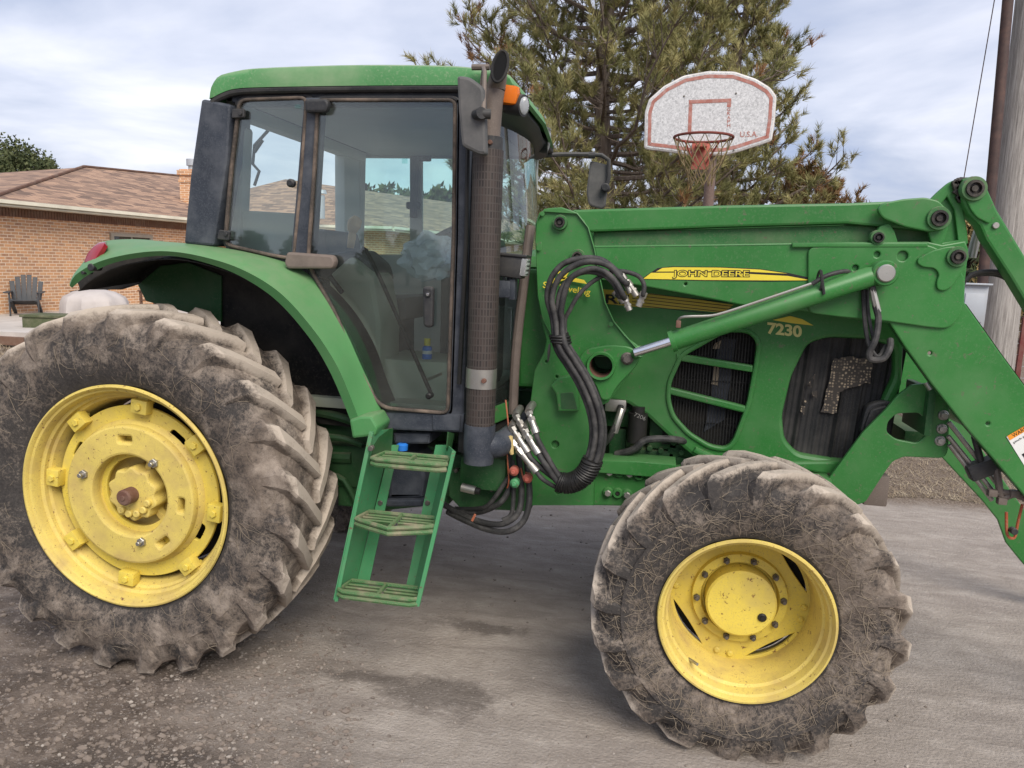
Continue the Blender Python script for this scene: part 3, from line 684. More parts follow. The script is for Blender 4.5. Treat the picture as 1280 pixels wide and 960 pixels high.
p = at(905, 300, 11.5); pine('pine_tree', (p.x, 11.5, 0), 8.4, 2.2, 'second olive green pine directly behind the backboard, right of the big pine', None, zlo=1.2, nb=100, seed=8, nn=30, dens=.9, needle=.13, wd=.006)

def bushy(name, base, h, rad, label, group, mat, seed, n=2600, leaf=.09, cat='tree', clump=26):
    """a leafy or scaly crown built of many small faces round clump centres"""
    rnd = random.Random(seed); t = empty(name, base, label, cat, group); B = Vector(base)
    mb_ = MB(); mb_.tube([B, B+Vector((.03, 0, h*.5)), B+Vector((0, .02, h*.9))], [rad*.09, rad*.06, .01], 7)
    cs = []
    for i in range(clump):
        s = rnd.random()**.8; z = h*(.22+.78*s); r_ = rad*(1.05-s)**.6*rnd.uniform(.4, 1); ph = rnd.random()*2*PI
        c = B+Vector((r_*math.cos(ph), r_*math.sin(ph), z)); cs.append((c, rad*rnd.uniform(.16, .34)))
        mb_.tube([B+Vector((0, 0, max(.1, z*.6))), c], [rad*.03, .006], 4)
    mb_.build('trunk', 'cedarwood', t)
    cr = MB(); V = []; F = []
    for _ in range(n):
        c, r_ = cs[rnd.randrange(clump)]; d = Vector((rnd.gauss(0, 1), rnd.gauss(0, 1), rnd.gauss(0, 1))).normalized()*r_*rnd.random()**.45
        p_ = c+Vector((d.x, d.y, d.z*1.25)); a = Vector((rnd.gauss(0, 1), rnd.gauss(0, 1), rnd.gauss(0, 1)+.8)).normalized(); s_ = a.orthogonal().normalized(); k = len(V); l_ = leaf*rnd.uniform(.6, 1.4)
        V += [p_-s_*l_*.35, p_+s_*l_*.35, p_+a*l_]; F.append((k, k+1, k+2))
    cr.add(V, F); cr.build('crown', mat, t, smooth=False); return t
# trees over the house roof, left
for i, (x, y, D, wd_, lab) in enumerate([(25, 192, 30, 3.0, 'tall dark green tree rising over the left end of the house roof'), (-12, 198, 28, 2.2, 'dark green tree cut by the left picture edge above the roof'), (56, 208, 33, 1.5, 'small dark green treetop sloping down to the roof hip')]):
    p = at(x, y, D); bushy('evergreen_tree', (p.x, p.y, 0), p.z, wd_, lab, 'trees beyond the house', 'needles_dark', 20+i, n=16000, leaf=.15, clump=90)
# row seen through the cab over the roof
for i in range(7):
    p = at(440+i*20+(i*37 % 9), 236+(i*29 % 13), 46); bushy('evergreen_tree', (p.x, p.y, 0), p.z, 1.7, ['pointed', 'slim', 'bushy', 'ragged', 'leaning', 'stout', 'last'][i]+' dark evergreen seen through the cab windows above the roof', 'evergreens beyond the roof', 'needles_dark', 40+i, n=1500, leaf=.4, clump=30)
# trees right of the utility pole
for i, (x, y, D, r_, mt, lab) in enumerate([(1215, 262, 24, 1.7, 'autumn', 'yellowing bush behind the grey meter box'), (1272, 330, 20, 1.6, 'autumn', 'tan leafed bush right of the utility pole'), (1240, 330, 30, 2.5, 'needles_dark', 'dark evergreen behind the utility pole'), (1310, 250, 22, 2.4, 'needles_dark', 'dark evergreen cut by the right picture edge')]):
    p = at(x, y, D); bushy('background_tree', (p.x, p.y, 0), p.z, r_, lab, None, mt, 60+i, n=4500, leaf=.18, clump=44)
# trees behind the photographer, mirrored in the cab door
src = bushy('evergreen_tree', (0, -52, 0), 5.2, 1.9, 'dark evergreen behind the photographer mirrored low in the cab door glass', 'evergreens behind the photographer', 'needles_dark', 80, n=5000, leaf=.22, clump=50)
for i in range(15):
    c = copy_tree(src); c.location = (-24+i*3.1+(i*7 % 3)*.5, -50-(i*5 % 7)*1.3, 0); c.scale = (1, 1, .62+.07*(i*3 % 4)); c.rotation_euler = (0, 0, i*1.3)
src.location = (-30, -54, 0); src.scale = (1, 1, .7)

# ---------------------------------------------------------------- poles, wire, box, fence
pl = MB(); b0 = at(1224, 430, 6.0); b1 = at(1268, 0, 6.0); d = (b1-b0).normalized(); base = b0-d*(b0.z/d.z); r_ = .20
ax = Vector((r_*1.0, 0, 0)); tp = base+d*(8.5/d.z)
pl.tube([base+ax*.9-d*.2, base+ax+d*2, tp+ax], [r_*1.08, r_, r_*.8], 28)
o = pl.build('utility_pole', 'polewood'); tag(o, 'thick weathered grey wooden utility pole at the right edge, leaning slightly', 'utility pole')
pl = MB(); b0 = at(1224, 400, 5.6); b1 = at(1260, 0, 5.6); d = (b1-b0).normalized(); base = b0-d*(b0.z/d.z); pl.tube([base, base+d*(8/d.z)], .056, 14)
o = pl.build('steel_conduit', 'polemetal'); tag(o, 'slim dark rusty steel pipe rising just left of the utility pole', 'pipe')
mb = MB(); c = at(1213, 382, 5.45); mb.box(c, (.27, .18, .48), None, .012); mb.box((c.x, c.y-.02, c.z+.245), (.30, .25, .02), None, .004); mb.box((c.x, c.y-.095, c.z-.02), (.2, .014, .32), None, .003)
o = mb.build('meter_box', 'galv'); tag(o, 'grey metal electric box fixed beside the utility pole', 'electric box')
mb = MB(); mb.tube([at(1205, 222, 6.2), at(1243, 0, 6.2), at(1268, -150, 6.2)], .006, 5); a = at(1205, 222, 6.2); bb = at(1160, 480, 6.2); mb.tube([a, bb], .006, 5); o = mb.build('guy_wire', 'polemetal'); tag(o, 'thin dark guy wire slanting across the sky left of the poles', 'wire')
t = empty('wire_fence', (9.5, 9, 0), 'pale wire mesh fence with dark red posts behind the utility pole', 'fence')
fx0, fx1, fy = 5.5, 16, 7.5
mb = MB()
for k in range(8): mb.tube([(fx0, fy, .08+k*.16), (fx1, fy, .08+k*.16)], .004, 4)
for k in range(int((fx1-fx0)/.16)): mb.tube([(fx0+k*.16, fy, .05), (fx0+k*.16, fy, 1.2)], .003, 4)
mb.build('mesh', 'galv', t)
for k in range(5):
    xx = at(1277, 430, fy).x+(k-1)*2.2
    mb = MB(); mb.box((xx, fy, .7), (.06, .05, 1.4)); mb.build('post', painted('dark_red_post', (.14, .025, .025), amt=.2), t)

# ---------------------------------------------------------------- basketball hoop
hp = empty('basketball_hoop', (at(885, 258, 2.95).x, 2.95, 0), 'weathered white backboard with red bands and a rusty rim on a brown pole', 'basketball hoop')
mb = MB(); a = at(885, 258, 2.98); mb.tube([(a.x, 2.98, 0), (a.x, 2.98, at(885, 185, 2.98).z)], .045, 16); mb.tube([(a.x, 2.98, at(885, 195, 2.98).z), (a.x, 2.96, at(885, 150, 2.9).z)], .04, 12); mb.build('pole', painted('brown_pole', (.15, .10, .085), amt=.4, rough=.7), hp)
BY = 2.9
arc = [(805, 185), (806, 140), (811, 124), (830, 107), (855, 94), (885, 88.5), (918, 89), (945, 98), (963, 109), (971, 120), (969, 150), (965, 176), (950, 181), (922, 190), (905, 194), (870, 195), (838, 190), (812, 187)]
out = q(BY, arc); out = [tuple(p) for p in fillet(out, .02, 3)]
mb = MB(); mb.plate(out, BY, BY+.045, (), .012); bd = mb.build('backboard', 'boardrim', hp)
inn = offset(out, -.014); mb = MB(); mb.plate(inn, BY-.003, BY+.004, (), .001); mb.build('board_face', 'board', bd)
mb = MB(); mb.plate(offset(out, -.03), BY-.0055, BY-.001, [offset(out, -.058)], .0005)
sq = q(BY, [(861, 128), (913, 124), (913, 150), (861, 176)]); 
def bar(p, q_, wpx=4.6): return q(BY, [(p[0], p[1]-wpx/2), (q_[0], q_[1]-wpx/2), (q_[0], q_[1]+wpx/2), (p[0], p[1]+wpx/2)])
mb.plate(bar((861, 127.5), (914, 125.5)), BY-.0055, BY-.001, (), .0005)
mb.plate(q(BY, [(861, 130), (865.5, 130), (864, 168), (859.5, 168)]), BY-.0055, BY-.001, (), .0005)
mb.plate(q(BY, [(909, 128), (914, 128), (913.4, 134), (908.6, 134)]), BY-.0055, BY-.001, (), .0005)
mb.build('painted_band', 'redband', bd)
mb = MB(); text_mb('U.S.A.', (925, 171.5), (947, 171), BY-.003, .002, height=6, bold=.01, mb=mb); mb.build('board_lettering', 'redband', bd); mb = MB()
for i, ch_ in enumerate('GRAPH'): text_mb(ch_, (908.8, 139+i*5.0), (912.8, 138.8+i*5.0), BY-.003, .002, height=3.6, bold=.015, mb=mb)
mb.build('board_lettering', 'redband', bd)
mb = MB()
for x, y in ((855, 120.5), (920, 117), (851, 189), (917, 188)): p = at(x, y, BY); mb.disc((p.x, p.z), BY-.009, BY, .008, 10)
mb.build('board_bolts', 'bolt', bd)
rc = at(880, 165, BY-.38); rc = Vector((rc.x, BY-.36, rc.z)); rr_ = .225
p0 = at(843, 166, rc.y); p1 = at(917, 166, rc.y); rr_ = (p1.x-p0.x)/2; rc.x = (p0.x+p1.x)/2; rc.z = at(880, 171, rc.y).z
rc.z = .5*(at(880, 153, rc.y+rr_).z+at(880, 192, rc.y-rr_).z)
mb = MB(); mb.tube([rc+Vector((rr_*math.cos(a), rr_*math.sin(a), 0)) for a in np.linspace(0, 2*PI, 40)[:-1]], .011, 8, closed=True)
rim = mb.build('rim', painted('dark_red_rim', (.17, .035, .025), dust=(.1, .06, .04), amt=.5, rough=.6, scale=15), hp)
mb = MB(); mb.box((rc.x, (rc.y+rr_+BY)/2, rc.z-.02), (.09, BY-rc.y-rr_+.02, .03)); mb.box((rc.x, BY-.02, rc.z-.10), (.15, .02, .22), None, .004)
for s_ in (-1, 1): mb.tube([rc+Vector((s_*.14, rr_*.75, 0)), (rc.x+s_*.05, BY-.03, rc.z-.16)], .008, 6)
mb.build('rim_bracket', 'red', hp)
mb = MB(); n = 12; rows = [(0, 1, 0), (-.10, .86, .5), (-.19, .70, 0), (-.25, .54, .5), (-.31, .44, 0), (-.37, .40, .5)]
for k in range(n):
    for s_ in (1, -1):
        P = [];
        for (dz, f, off), i in zip(rows, range(6)):
            a = 2*PI*(k+s_*i*.5)/n; P.append(rc+Vector((rr_*f*math.cos(a), rr_*f*math.sin(a), dz+random.uniform(-.012, .012))))
        mb.tube(P, .0048, 4)
mb.build('net', 'net', hp)

# ============================================================ TRACTOR
T = empty('tractor', (1.3, 0, 0), 'big green farm tractor with yellow wheels, front loader frame and muddy tyres', 'tractor')

def tyre(name, parent, c, Ro, Rb, wdt, yf, lugs, mat, seed, lugw=1., dp=1., straws=100):
    """c = (x, z); yf = Y of the outer sidewall; mesh origin on the axle"""
    rnd = random.Random(seed); n = lugs*8
    half = [(.085, Rb-.012), (.060, Rb-.006), (.038, Rb+.006), (.020, Rb+.045), (.004, Rb+.10), (0., (Rb+Ro)/2+.01), (.006, Ro-.135), (.016, Ro-.080*(.4+.6*dp)), (.036, Ro-.050*dp), (.09, Ro-.040*dp), (wdt/2, Ro-.034*dp)]
    prof = half+[(wdt-a, r) for a, r in half[:-1][::-1]]
    V = []; F = []; m = len(prof)
    for k in range(n):
        a_ = 2*PI*k/n
        for j, (a, r) in enumerate(prof):
            ph = (k % 8)/8*2*PI; sc = 0
            if j in (6, 7, 8): sc = -.010*(1+math.cos(ph+PI))      # scalloped between the lugs
            nn_ = noise.noise(Vector((math.sin(a_)*5, math.cos(a_)*5, a*9+seed)))*.004
            V.append((c[0]+(r+sc+nn_)*math.sin(a_), yf+a+nn_, c[1]+(r+sc+nn_)*math.cos(a_)))
    for k in range(n):
        j = (k+1) % n
        for i in range(m-1): F.append((k*m+i, j*m+i, j*m+i+1, k*m+i+1))
    mb = MB(); mb.add(V, F)
    W2 = wdt/2
    S = [(.006, Ro-.165, .03, Ro-.17, .000, .012, .060), (.001, Ro-.115, .03, Ro-.12, .000, .020, .078), (.004, Ro-.062, .04, Ro-.085, .006, .028, .088), (.014, Ro-.022, .05, Ro-.068, .018, .036, .084), (.038, Ro-.004, .07, Ro-.060, .045, .037, .066),
         (.10, Ro, .10, Ro-.06, .105, .028, .044), (.165, Ro+.002, .165, Ro-.055, .175, .025, .038), (W2+.012, Ro+.003, W2+.012, Ro-.05, .245, .024, .034)]
    for side in (0, 1):
        for k in range(lugs):
            a0 = 2*PI*(k+(.5 if side else 0))/lugs; V = []; F = []; wob = rnd.uniform(-.003, .003)
            for (ta, tr, ba, br_, off, ht, hb) in S:
                sl = 1.25 if off > .03 else 1.; ht_ = ht*sl*lugw; hb_ = hb*sl*lugw
                for (a, r, o) in ((ba, br_, -hb_), (ta+.0, tr-.012, -ht_*1.08), (ta, tr, -ht_*.86), (ta, tr, ht_*.86), (ta, tr-.012, ht_*1.08), (ba, br_, hb_)):
                    an = a0+(off*1.05+o)/Ro; rr = r+wob; y = yf+(a if not side else wdt-a)
                    V.append((c[0]+rr*math.sin(an), y, c[1]+rr*math.cos(an)))
            for i in range(len(S)-1):
                for j in range(5): F.append((i*6+j, i*6+j+1, (i+1)*6+j+1, (i+1)*6+j))
            F.append(tuple(range(5, -1, -1))); e = (len(S)-1)*6; F.append(tuple(e+j for j in range(6)))
            mb.add(V, F)
    to = mb.build(name, mat, parent, origin=(c[0], yf+wdt/2, c[1]), angle=24)
    rs_ = [p[1] for p in half]; ys_ = [p[0] for p in half]; st = MB()
    for i in range(straws):
        a = rnd.random()*2*PI; r = rnd.uniform(Rb+.03, Ro-.05); h = rnd.random()*2*PI; P = []; cv = rnd.uniform(-18, 18); n_ = rnd.randrange(5, 18)
        for k in range(n_):
            if not Rb+.015 < r < Ro-.03: break
            P.append(Vector((c[0]+r*math.sin(a), yf+np.interp(r, rs_, ys_)-.0025-(.008 if r > Ro-.09 else 0), c[1]+r*math.cos(a))))
            a += math.cos(h)*.010/r; r += math.sin(h)*.010; h += cv*.010+rnd.uniform(-.25, .25)
        if len(P) > 2: st.tube(P, rnd.uniform(.0004, .0010), 3, cap=False)
    if straws: so_ = st.build('dried_straw', 'straw', to, smooth=False); so_['kind'] = 'stuff'
    return to

mt_r = tyre_mat('muddy_rear_tyre', .835, .50, .50, .34); mt_f = tyre_mat('muddy_front_tyre', .592, .325, .46, .44)
RC = (0., .811); RF = (2.65, .5675); YF = -1.15; RR = .501; FR = .327
ring = lambda c, r, n=48: circ2(c, r, n)
def polar(c, r, deg): return (c[0]+r*math.sin(R(deg)), c[1]+r*math.cos(R(deg)))
# --- rear wheel (near side)
mb = MB(); dk = YF+.105
slots = []
for dg in (38, 118, 205, 300): 
    p = polar(RC, .335, dg); a = R(-dg); slots.append([(p[0]+x*math.cos(a)-y*math.sin(a), p[1]+x*math.sin(a)+y*math.cos(a)) for x, y in fillet([(-.042, -.022), (.042, -.022), (.042, .022), (-.042, .022)], .02)])
mb.plate(ring(RC, .398, 80), dk, dk+.02, slots+[ring(RC, .16)], .004)
rw = mb.build('rear_wheel', 'yellow', T, origin=(RC[0], YF+.235, RC[1]))
prof = [(.500, .018), (.505, .006), (.501, -.002), (.494, -.004), (.487, .003), (.483, .014), (.474, .018), (.468, .030), (.464, .058), (.452, .066), (.449, .085), (.438, .092), (.425, .125), (.418, .16), (.418, .34), (.45, .40), (.47, .43), (.50, .45), (.505, .452), (.495, .40), (.43, .30), (.43, .16), (.46, .10), (.478, .05), (.49, .03)]
mb = MB(); mb.lathe([(r, YF+y) for r, y in prof], RC, 128, closed=True); rim_r = mb.build('rim', 'yellow_old', rw, angle=28)
for i, dg in enumerate((8, 52, 97, 140, 187, 232, 276, 320)):
    p = polar(RC, .405, dg); rot = Matrix.Rotation(R(dg), 3, 'Y'); m_ = MB()
    m_.box((p[0], dk-.022, p[1]), (.078, .05, .062), rot, .006); p2 = polar(RC, .432, dg); m_.box((p2[0], dk+.005, p2[1]), (.05, .05, .04), rot, .004); m_.disc(p, dk-.058, dk-.045, .016, 6, .1)
    m_.build('rim_clamp', 'yellow', rw)
mb = MB(); ry = YF+.045; rs = []
for dg in (-2, 95, 142):
    p = polar(RC, .255, dg); a = R(-dg); rs.append([(p[0]+x*math.cos(a)-y*math.sin(a), p[1]+x*math.sin(a)+y*math.cos(a)) for x, y in fillet([(-.032, -.014), (.032, -.014), (.032, .014), (-.032, .014)], .008)])
mb.plate(ring(RC, .318, 72), ry, ry+.06, rs+[ring(RC, .185, 56)], .012)
mb.lathe([(.335, dk), (.330, ry+.05), (.318, ry+.035)], RC, 72)
mb.build('cast_ring', 'yellow_old', rw)
for r_, dg in ((.21, 40), (.215, 165), (.235, 290)):
    mb = MB(); p = polar(RC, r_, dg); mb.disc(p, ry-.014, ry+.02, .021, 6, .12); mb.disc(p, ry-.034, ry, .010, 10); mb.build('wheel_bolt', 'steel', rw)
mb = MB(); hy = YF+.12
mb.lathe([(.0001, hy+.06), (.10, hy+.06), (.17, hy+.05), (.185, hy+.01), (.186, ry+.04)], RC, 56)
pts = []
for i in range(80): a = 2*PI*i/80; r_ = .118+.008*math.cos(a*10); pts.append((RC[0]+r_*math.sin(a), RC[1]+r_*math.cos(a)))
mb.plate(pts, hy-.055, hy+.05, (), .01)
for k in range(5):
    p = polar(RC, .088, 110+k*26); mb.disc(p, hy-.075, hy-.04, .017, 12, .25)
for k in range(3): a = polar(RC, .11, 20+k*120); b_ = polar(RC, .19, 20+k*120); mb.tube([(a[0], hy+.02, a[1]), (b_[0], hy+.02, b_[1])], .02, 4)
mb.build('hub', 'yellow_old', rw)
mb = MB(); mb.disc(RC, YF+.005, hy, .036, 24, .18); mb.disc(RC, YF+.0, YF+.02, .012, 12); mb.build('axle_shaft', 'rust', rw)
tyre('tyre', rw, RC, .835, .50, .46, YF-.022, 23, mt_r, 1, straws=170)
# --- front wheel
mb = MB(); fy = YF+.245; fd = []
for dg in (55, 145, 235, 325):
    o_ = [polar(RF, .264, dg-25+50*t/12) for t in range(13)]+[polar(RF, .264-.030*math.sin(PI*t/12)**.8, dg+25-50*t/12) for t in range(1, 12)]
    fd.append(o_)
mb.plate(ring(RF, .281, 96), fy, fy+.018, [ring(RF, .14)]+fd, .003)
mb.lathe([(.192, fy), (.187, fy-.022), (.156, fy-.026), (.149, fy-.012), (.146, fy+.05)], RF, 64)
fw = mb.build('front_wheel', 'yellow', T, origin=(RF[0], YF+.195, RF[1]))
prof = [(.326, .016), (.331, .006), (.327, -.002), (.320, -.003), (.315, .006), (.311, .018), (.303, .024), (.299, .038), (.296, .062), (.287, .072), (.283, .11), (.278, .16), (.276, .21), (.276, .27), (.29, .33), (.31, .36), (.327, .378), (.33, .38), (.322, .34), (.288, .26), (.288, .10), (.302, .06), (.315, .03)]
mb = MB(); mb.lathe([(r, YF+y) for r, y in prof], RF, 112, closed=True); mb.build('rim', 'yellow_old', fw, angle=26)
for k in range(10): 
    mb = MB(); p = polar(RF, .170, 14+k*36); mb.disc(p, fy-.040, fy-.02, .0135, 6, .15); mb.disc(p, fy-.052, fy-.02, .008, 10); mb.build('wheel_stud', 'bolt', fw)
for k in (0, 90, 180, 270):
    for dlt in (-6, 6):
        mb = MB(); p = polar(RF, .255, k+10+dlt); mb.disc(p, fy-.010, fy+.002, .0135, 14, .4); mb.build('rivet', 'yellow', fw)
mb = MB(); mb.lathe([(.0001, YF+.165), (.130, YF+.165), (.138, YF+.172), (.139, YF+.27)], RF, 64)
hc = mb.build('hub_cap', 'yellow', fw)
mb = MB(); p = polar(RF, .095, 118); mb.disc(p, YF+.155, YF+.169, .018, 10, .3); mb.disc(p, YF+.150, YF+.16, .009, 6); mb.build('hub_plug', 'ink', hc)
mb = MB(); p = polar(RF, .288, 222); mb.cyl((p[0], YF+.08, p[1]), (p[0]+.03, YF+.03, p[1]+.008), .006, 8); mb.build('valve', 'steel', fw)
tyre('tyre', fw, RF, .592, .325, .40, YF-.022, 20, mt_f, 2, .80, .85, straws=700)
# --- far side wheels: mirrored copies of both, each with its parts
for src_ in (rw, fw):
    c = copy_tree(src_, T); c.location = (src_.location.x, -src_.location.y, src_.location.z); c.scale = (1, -1, 1)

# ---------------------------------------------------------------- chassis
mb = MB()
mb.box((.0, 0, .81), (.42, .9, .42), None, .05); mb.box((.9, 0, .90), (1.9, .44, .46), None, .04)
mb.cyl((0, -1.02, .811), (0, 1.02, .811), .085, 20)
mb.cyl((0, -.72, .811), (0, -.42, .811), .15, 20); mb.cyl((0, .42, .811), (0, .72, .811), .15, 20)
mb.box((.15, 0, 1.15), (.5, .7, .5), None, .05)
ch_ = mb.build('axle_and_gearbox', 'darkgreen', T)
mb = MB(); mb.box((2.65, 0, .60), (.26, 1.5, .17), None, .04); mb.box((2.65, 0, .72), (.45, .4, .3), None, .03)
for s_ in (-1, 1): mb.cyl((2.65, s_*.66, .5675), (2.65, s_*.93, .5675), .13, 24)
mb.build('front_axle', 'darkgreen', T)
for s_ in (-1, 1): mb = MB(); mb.cyl((2.65, s_*.74, .5675), (2.65, s_*.80, .5675), .265, 40); mb.cyl((2.65, s_*.80, .5675), (2.65, s_*.855, .5675), .268, 40); mb.build('final_drive', 'deep', T)  # black discs added behind the front wheel openings to darken them
for s_ in (-1, 1): mb = MB(); mb.cyl((0, s_*.72, .811), (0, s_*.84, .811), .405, 48); mb.build('brake_housing', 'deep', T)  # added black drums; they keep the gaps of the rear disc dark
mb = MB(); mb.box((2.2, 0, 1.0), (1.5, .42, .5), None, .04); mb.box((2.35, -.05, 1.28), (1.2, .5, .35), None, .03)
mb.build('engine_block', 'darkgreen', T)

# frame rail with bolted plate (pixels of photo, plane Y)
YM = -.66
mb = MB(); rail = q(-.56, [(735, 580), (835, 592), (880, 590), (1040, 600), (1040, 636), (845, 634), (735, 632)])
mb.plate(rail, -.56, -.40, (), .008)
mb.plate(q(-.585, [(745, 575), (800, 576), (845, 580), (845, 592), (835, 597), (748, 590)]), -.60, -.45, (), .004)
hl = [(762, 590), (774, 590.5), (787, 592), (799, 594), (810, 590), (760, 615.5), (772, 616.5), (784, 618)]
bp = mb.build('frame_rail', 'green', T)
mb = MB(); mh = MB()
for i, (x, y) in enumerate(hl):
    p = at(x, y, -.57); c = (p.x, p.z)
    mh = MB(); mh.lathe([(.011, -.578), (.021, -.578), (.024, -.572), (.024, -.555)], c, 20); mh.build('bolt_boss', 'green', bp); mb = MB()
    if i in (0, 2, 5, 7): mb.disc(c, -.592, -.56, .016, 6, .2)
    else: mb.disc(c, -.572, -.55, .011, 14)
    mb.build('rail_bolt', 'steel' if i in (0, 2, 5, 7) else 'deep', bp)
# engine bay bits between mast and hood
mb = MB(); p = at(797, 532, -.40); mb.cyl((p.x, -.44, p.z-.07), (p.x, -.44, p.z+.07), .045, 20); mb.cyl((p.x, -.44, p.z+.07), (p.x, -.44, p.z+.10), .03, 14); fl = mb.build('oil_filter', 'ink', T)
mt = MB()
mt = text_mb('7206', (792, 520), (806, 526), -.488, .001, height=5, mb=mt); mt.build('filter_print', 'steel', fl)
mb = MB(); mb.tube(px([(770, 568, -.47), (792, 562, -.50), (808, 550, -.5), (840, 549, -.48), (862, 553, -.40)]), .017, 10, smooth=5); mb.build('coolant_hose', 'hose', T)
mb = MB(); mb.tube(px([(752, 558, -.46), (763, 545, -.5), (772, 525, -.5), (776, 508, -.45)]), .015, 10, smooth=5); mb.build('bay_hose', 'hose', T)
mb = MB(); mb.tube(px([(768, 540, -.5), (773, 524, -.505), (777, 512, -.48)]), .018, 10); mb.box(at(770, 505, -.4), (.1, .1, .06), None, .01); mb.build('hose_fitting', 'steel', T)
mb = MB()
rb_ = random.Random(4)
for x, y, sx, sz in ((775, 520, .18, .10), (830, 540, .14, .16), (850, 560, .12, .10), (815, 567, .22, .05), (772, 552, .08, .14), (870, 575, .2, .06), (800, 505, .16, .05)):
    p = at(x, y, -.33); mb.box((p.x, -.30, p.z), (sx, .12, sz), None, .012)
for x, y in ((800, 558), (812, 560), (826, 563), (842, 553), (852, 565), (783, 512)): p = at(x, y, -.37); mb.disc((p.x, p.z), -.385, -.33, .014, 8)
mb.build('engine_brackets', 'darkgreen', T)
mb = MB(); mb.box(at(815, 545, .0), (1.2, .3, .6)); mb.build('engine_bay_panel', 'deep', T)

# ---------------------------------------------------------------- hood
YH = -.44
ho = q(YH, [(645, 350), (700, 335), (760, 330), (860, 328), (960, 330), (1060, 345), (1112, 370), (1126, 400), (1130, 430), (1128, 480), (1096, 556), (1064, 600), (990, 595), (935, 585), (895, 583), (868, 572), (835, 545), (808, 520), (785, 505), (740, 497), (690, 490), (643, 485)])
o1 = fillet(q(YH, [(853, 445), (908, 414), (936, 415), (947, 428), (943, 457), (934, 505), (917, 550), (908, 560), (888, 557), (862, 541), (843, 520), (837, 500), (838, 478)]), .03, 4)
o2 = fillet(q(YH, [(1010, 430), (1035, 422), (1087, 424), (1118, 434), (1118, 470), (1075, 560), (1062, 576), (1040, 574), (997, 567), (981, 549), (978, 520), (990, 470)]), .03, 4)
mb = MB(); mb.plate(ho, YH, YH+.06, [o1, o2], .018)
x0, x1 = at(645, 400, YH).x, at(1120, 420, YH).x; zt = at(800, 330, YH).z
# hood top and far side
mb.loft([[(x0, YH+.03, zt-.03), ((x0+x1)/2, YH+.03, zt-.02), (x1, YH+.03, zt-.16)], [(x0, YH+.09, zt+.02), ((x0+x1)/2, YH+.09, zt+.03), (x1, YH+.09, zt-.10)], [(x0, 0, zt+.06), ((x0+x1)/2, 0, zt+.07), (x1+.08, 0, zt-.06)], [(x0, -YH-.09, zt+.02), ((x0+x1)/2, -YH-.09, zt+.03), (x1, -YH-.09, zt-.10)], [(x0, -YH, zt-.03), ((x0+x1)/2, -YH, zt-.02), (x1, -YH, zt-.16)], [(x0, -YH, 1.15), ((x0+x1)/2, -YH, 1.15), (x1, -YH, 1.15)]], 16, .01, smooth=0)
hood = mb.build('hood', 'green', T, angle=30)
# raised lip and slats of the first opening
mb = MB(); mb.plate(offset(o1, .018), YH-.012, YH+.02, [offset(o1, -.004)], .008)
for (a, b_) in (((845, 446), (941, 461)), ((836, 488), (932, 512))):
    pts = q(YH, [(a[0], a[1]-4.5), (b_[0], b_[1]-4.5), (b_[0], b_[1]+4.5), (a[0], a[1]+4.5)]); mb.plate(pts, YH-.008, YH+.03, (), .008)
mb.build('vent_frame', 'green', hood)
mb = MB(); xa = min(p[0] for p in o1); xb = max(p[0] for p in o1); za, zb = min(p[1] for p in o1), max(p[1] for p in o1)
k = xa
while k < xb: mb.box((k, YH+.035, (za+zb)/2), (.004, .006, zb-za)); k += .0135
k = za
while k < zb: mb.box(((xa+xb)/2, YH+.042, k), (xb-xa, .004, .0035)); k += .10
mb.build('vent_mesh', 'grille', hood, smooth=False)
mb = MB(); mb.box(((xa+xb)/2, YH+.075, (za+zb)/2), (xb-xa+.04, .02, zb-za+.04)); mb.build('vent_backing', 'deep', hood)
mb = MB(); mb.plate(q(YH+.05, [(897, 420), (920, 424), (914, 470), (905, 525), (880, 540), (893, 470)]), YH+.052, YH+.06, (), .001)
mb.build('vent_duct', 'bluegrey', hood)
mb = MB()
for pts in ([(893, 430), (902, 425), (899, 436), (891, 436)], [(894, 450), (900, 450), (897, 482), (889, 480)]): mb.plate(q(YH+.045, pts), YH+.045, YH+.05, (), .0005)
mb.build('vent_gleam_panel', 'perf', hood)  # tan slivers: the gleam behind the mesh is put in as colour
# second opening: ribbed dusty screen with a clear perforated patch
mb = MB(); xa = min(p[0] for p in o2)-.02; xb = max(p[0] for p in o2)+.02; za, zb = min(p[1] for p in o2)-.02, max(p[1] for p in o2)+.02
V = []; F = []; n = 120
for i in range(n+1):
    x = xa+(xb-xa)*i/n; rib = abs((((x-xa)/.082) % 1)-.5)*2; y = YH+.045+.014*max(0, rib-.72)/.28*-1+.003*math.sin(x*260)
    V += [(x, y, za), (x+.035, y, zb)]
for i in range(n): F.append((2*i, 2*i+2, 2*i+3, 2*i+1))
mb.add(V, F); scr = mb.build('radiator_screen', 'screen', hood, angle=60)
mb = MB(); patch = [(1040, 450), (1056, 446), (1080, 447), (1092, 455), (1088, 478), (1060, 484), (1050, 490), (1045, 516), (1025, 516), (1030, 500), (1036, 478)]
rp = random.Random(2); pp = []
for i in range(len(patch)):
    a, b_ = patch[i], patch[(i+1) % len(patch)]
    for t in (0, .25, .5, .75): pp.append((a[0]+(b_[0]-a[0])*t+rp.uniform(-1.6, 1.6), a[1]+(b_[1]-a[1])*t+rp.uniform(-1.6, 1.6)))
mb.plate(q(YH+.024, pp), YH+.024, YH+.027, (), .0003)
for cx_, cy_ in ((1012, 478), (1016, 470), (1008, 498), (1019, 492), (1003, 512)):
    mb.plate(q(YH+.024, [(cx_+rp.uniform(-4, 4), cy_+rp.uniform(-5, 5)) for _ in range(3)]+[(cx_+2, cy_+6)]), YH+.024, YH+.0265, (), .0002)
mb.build('clear_screen_patch', 'perfscreen', scr)
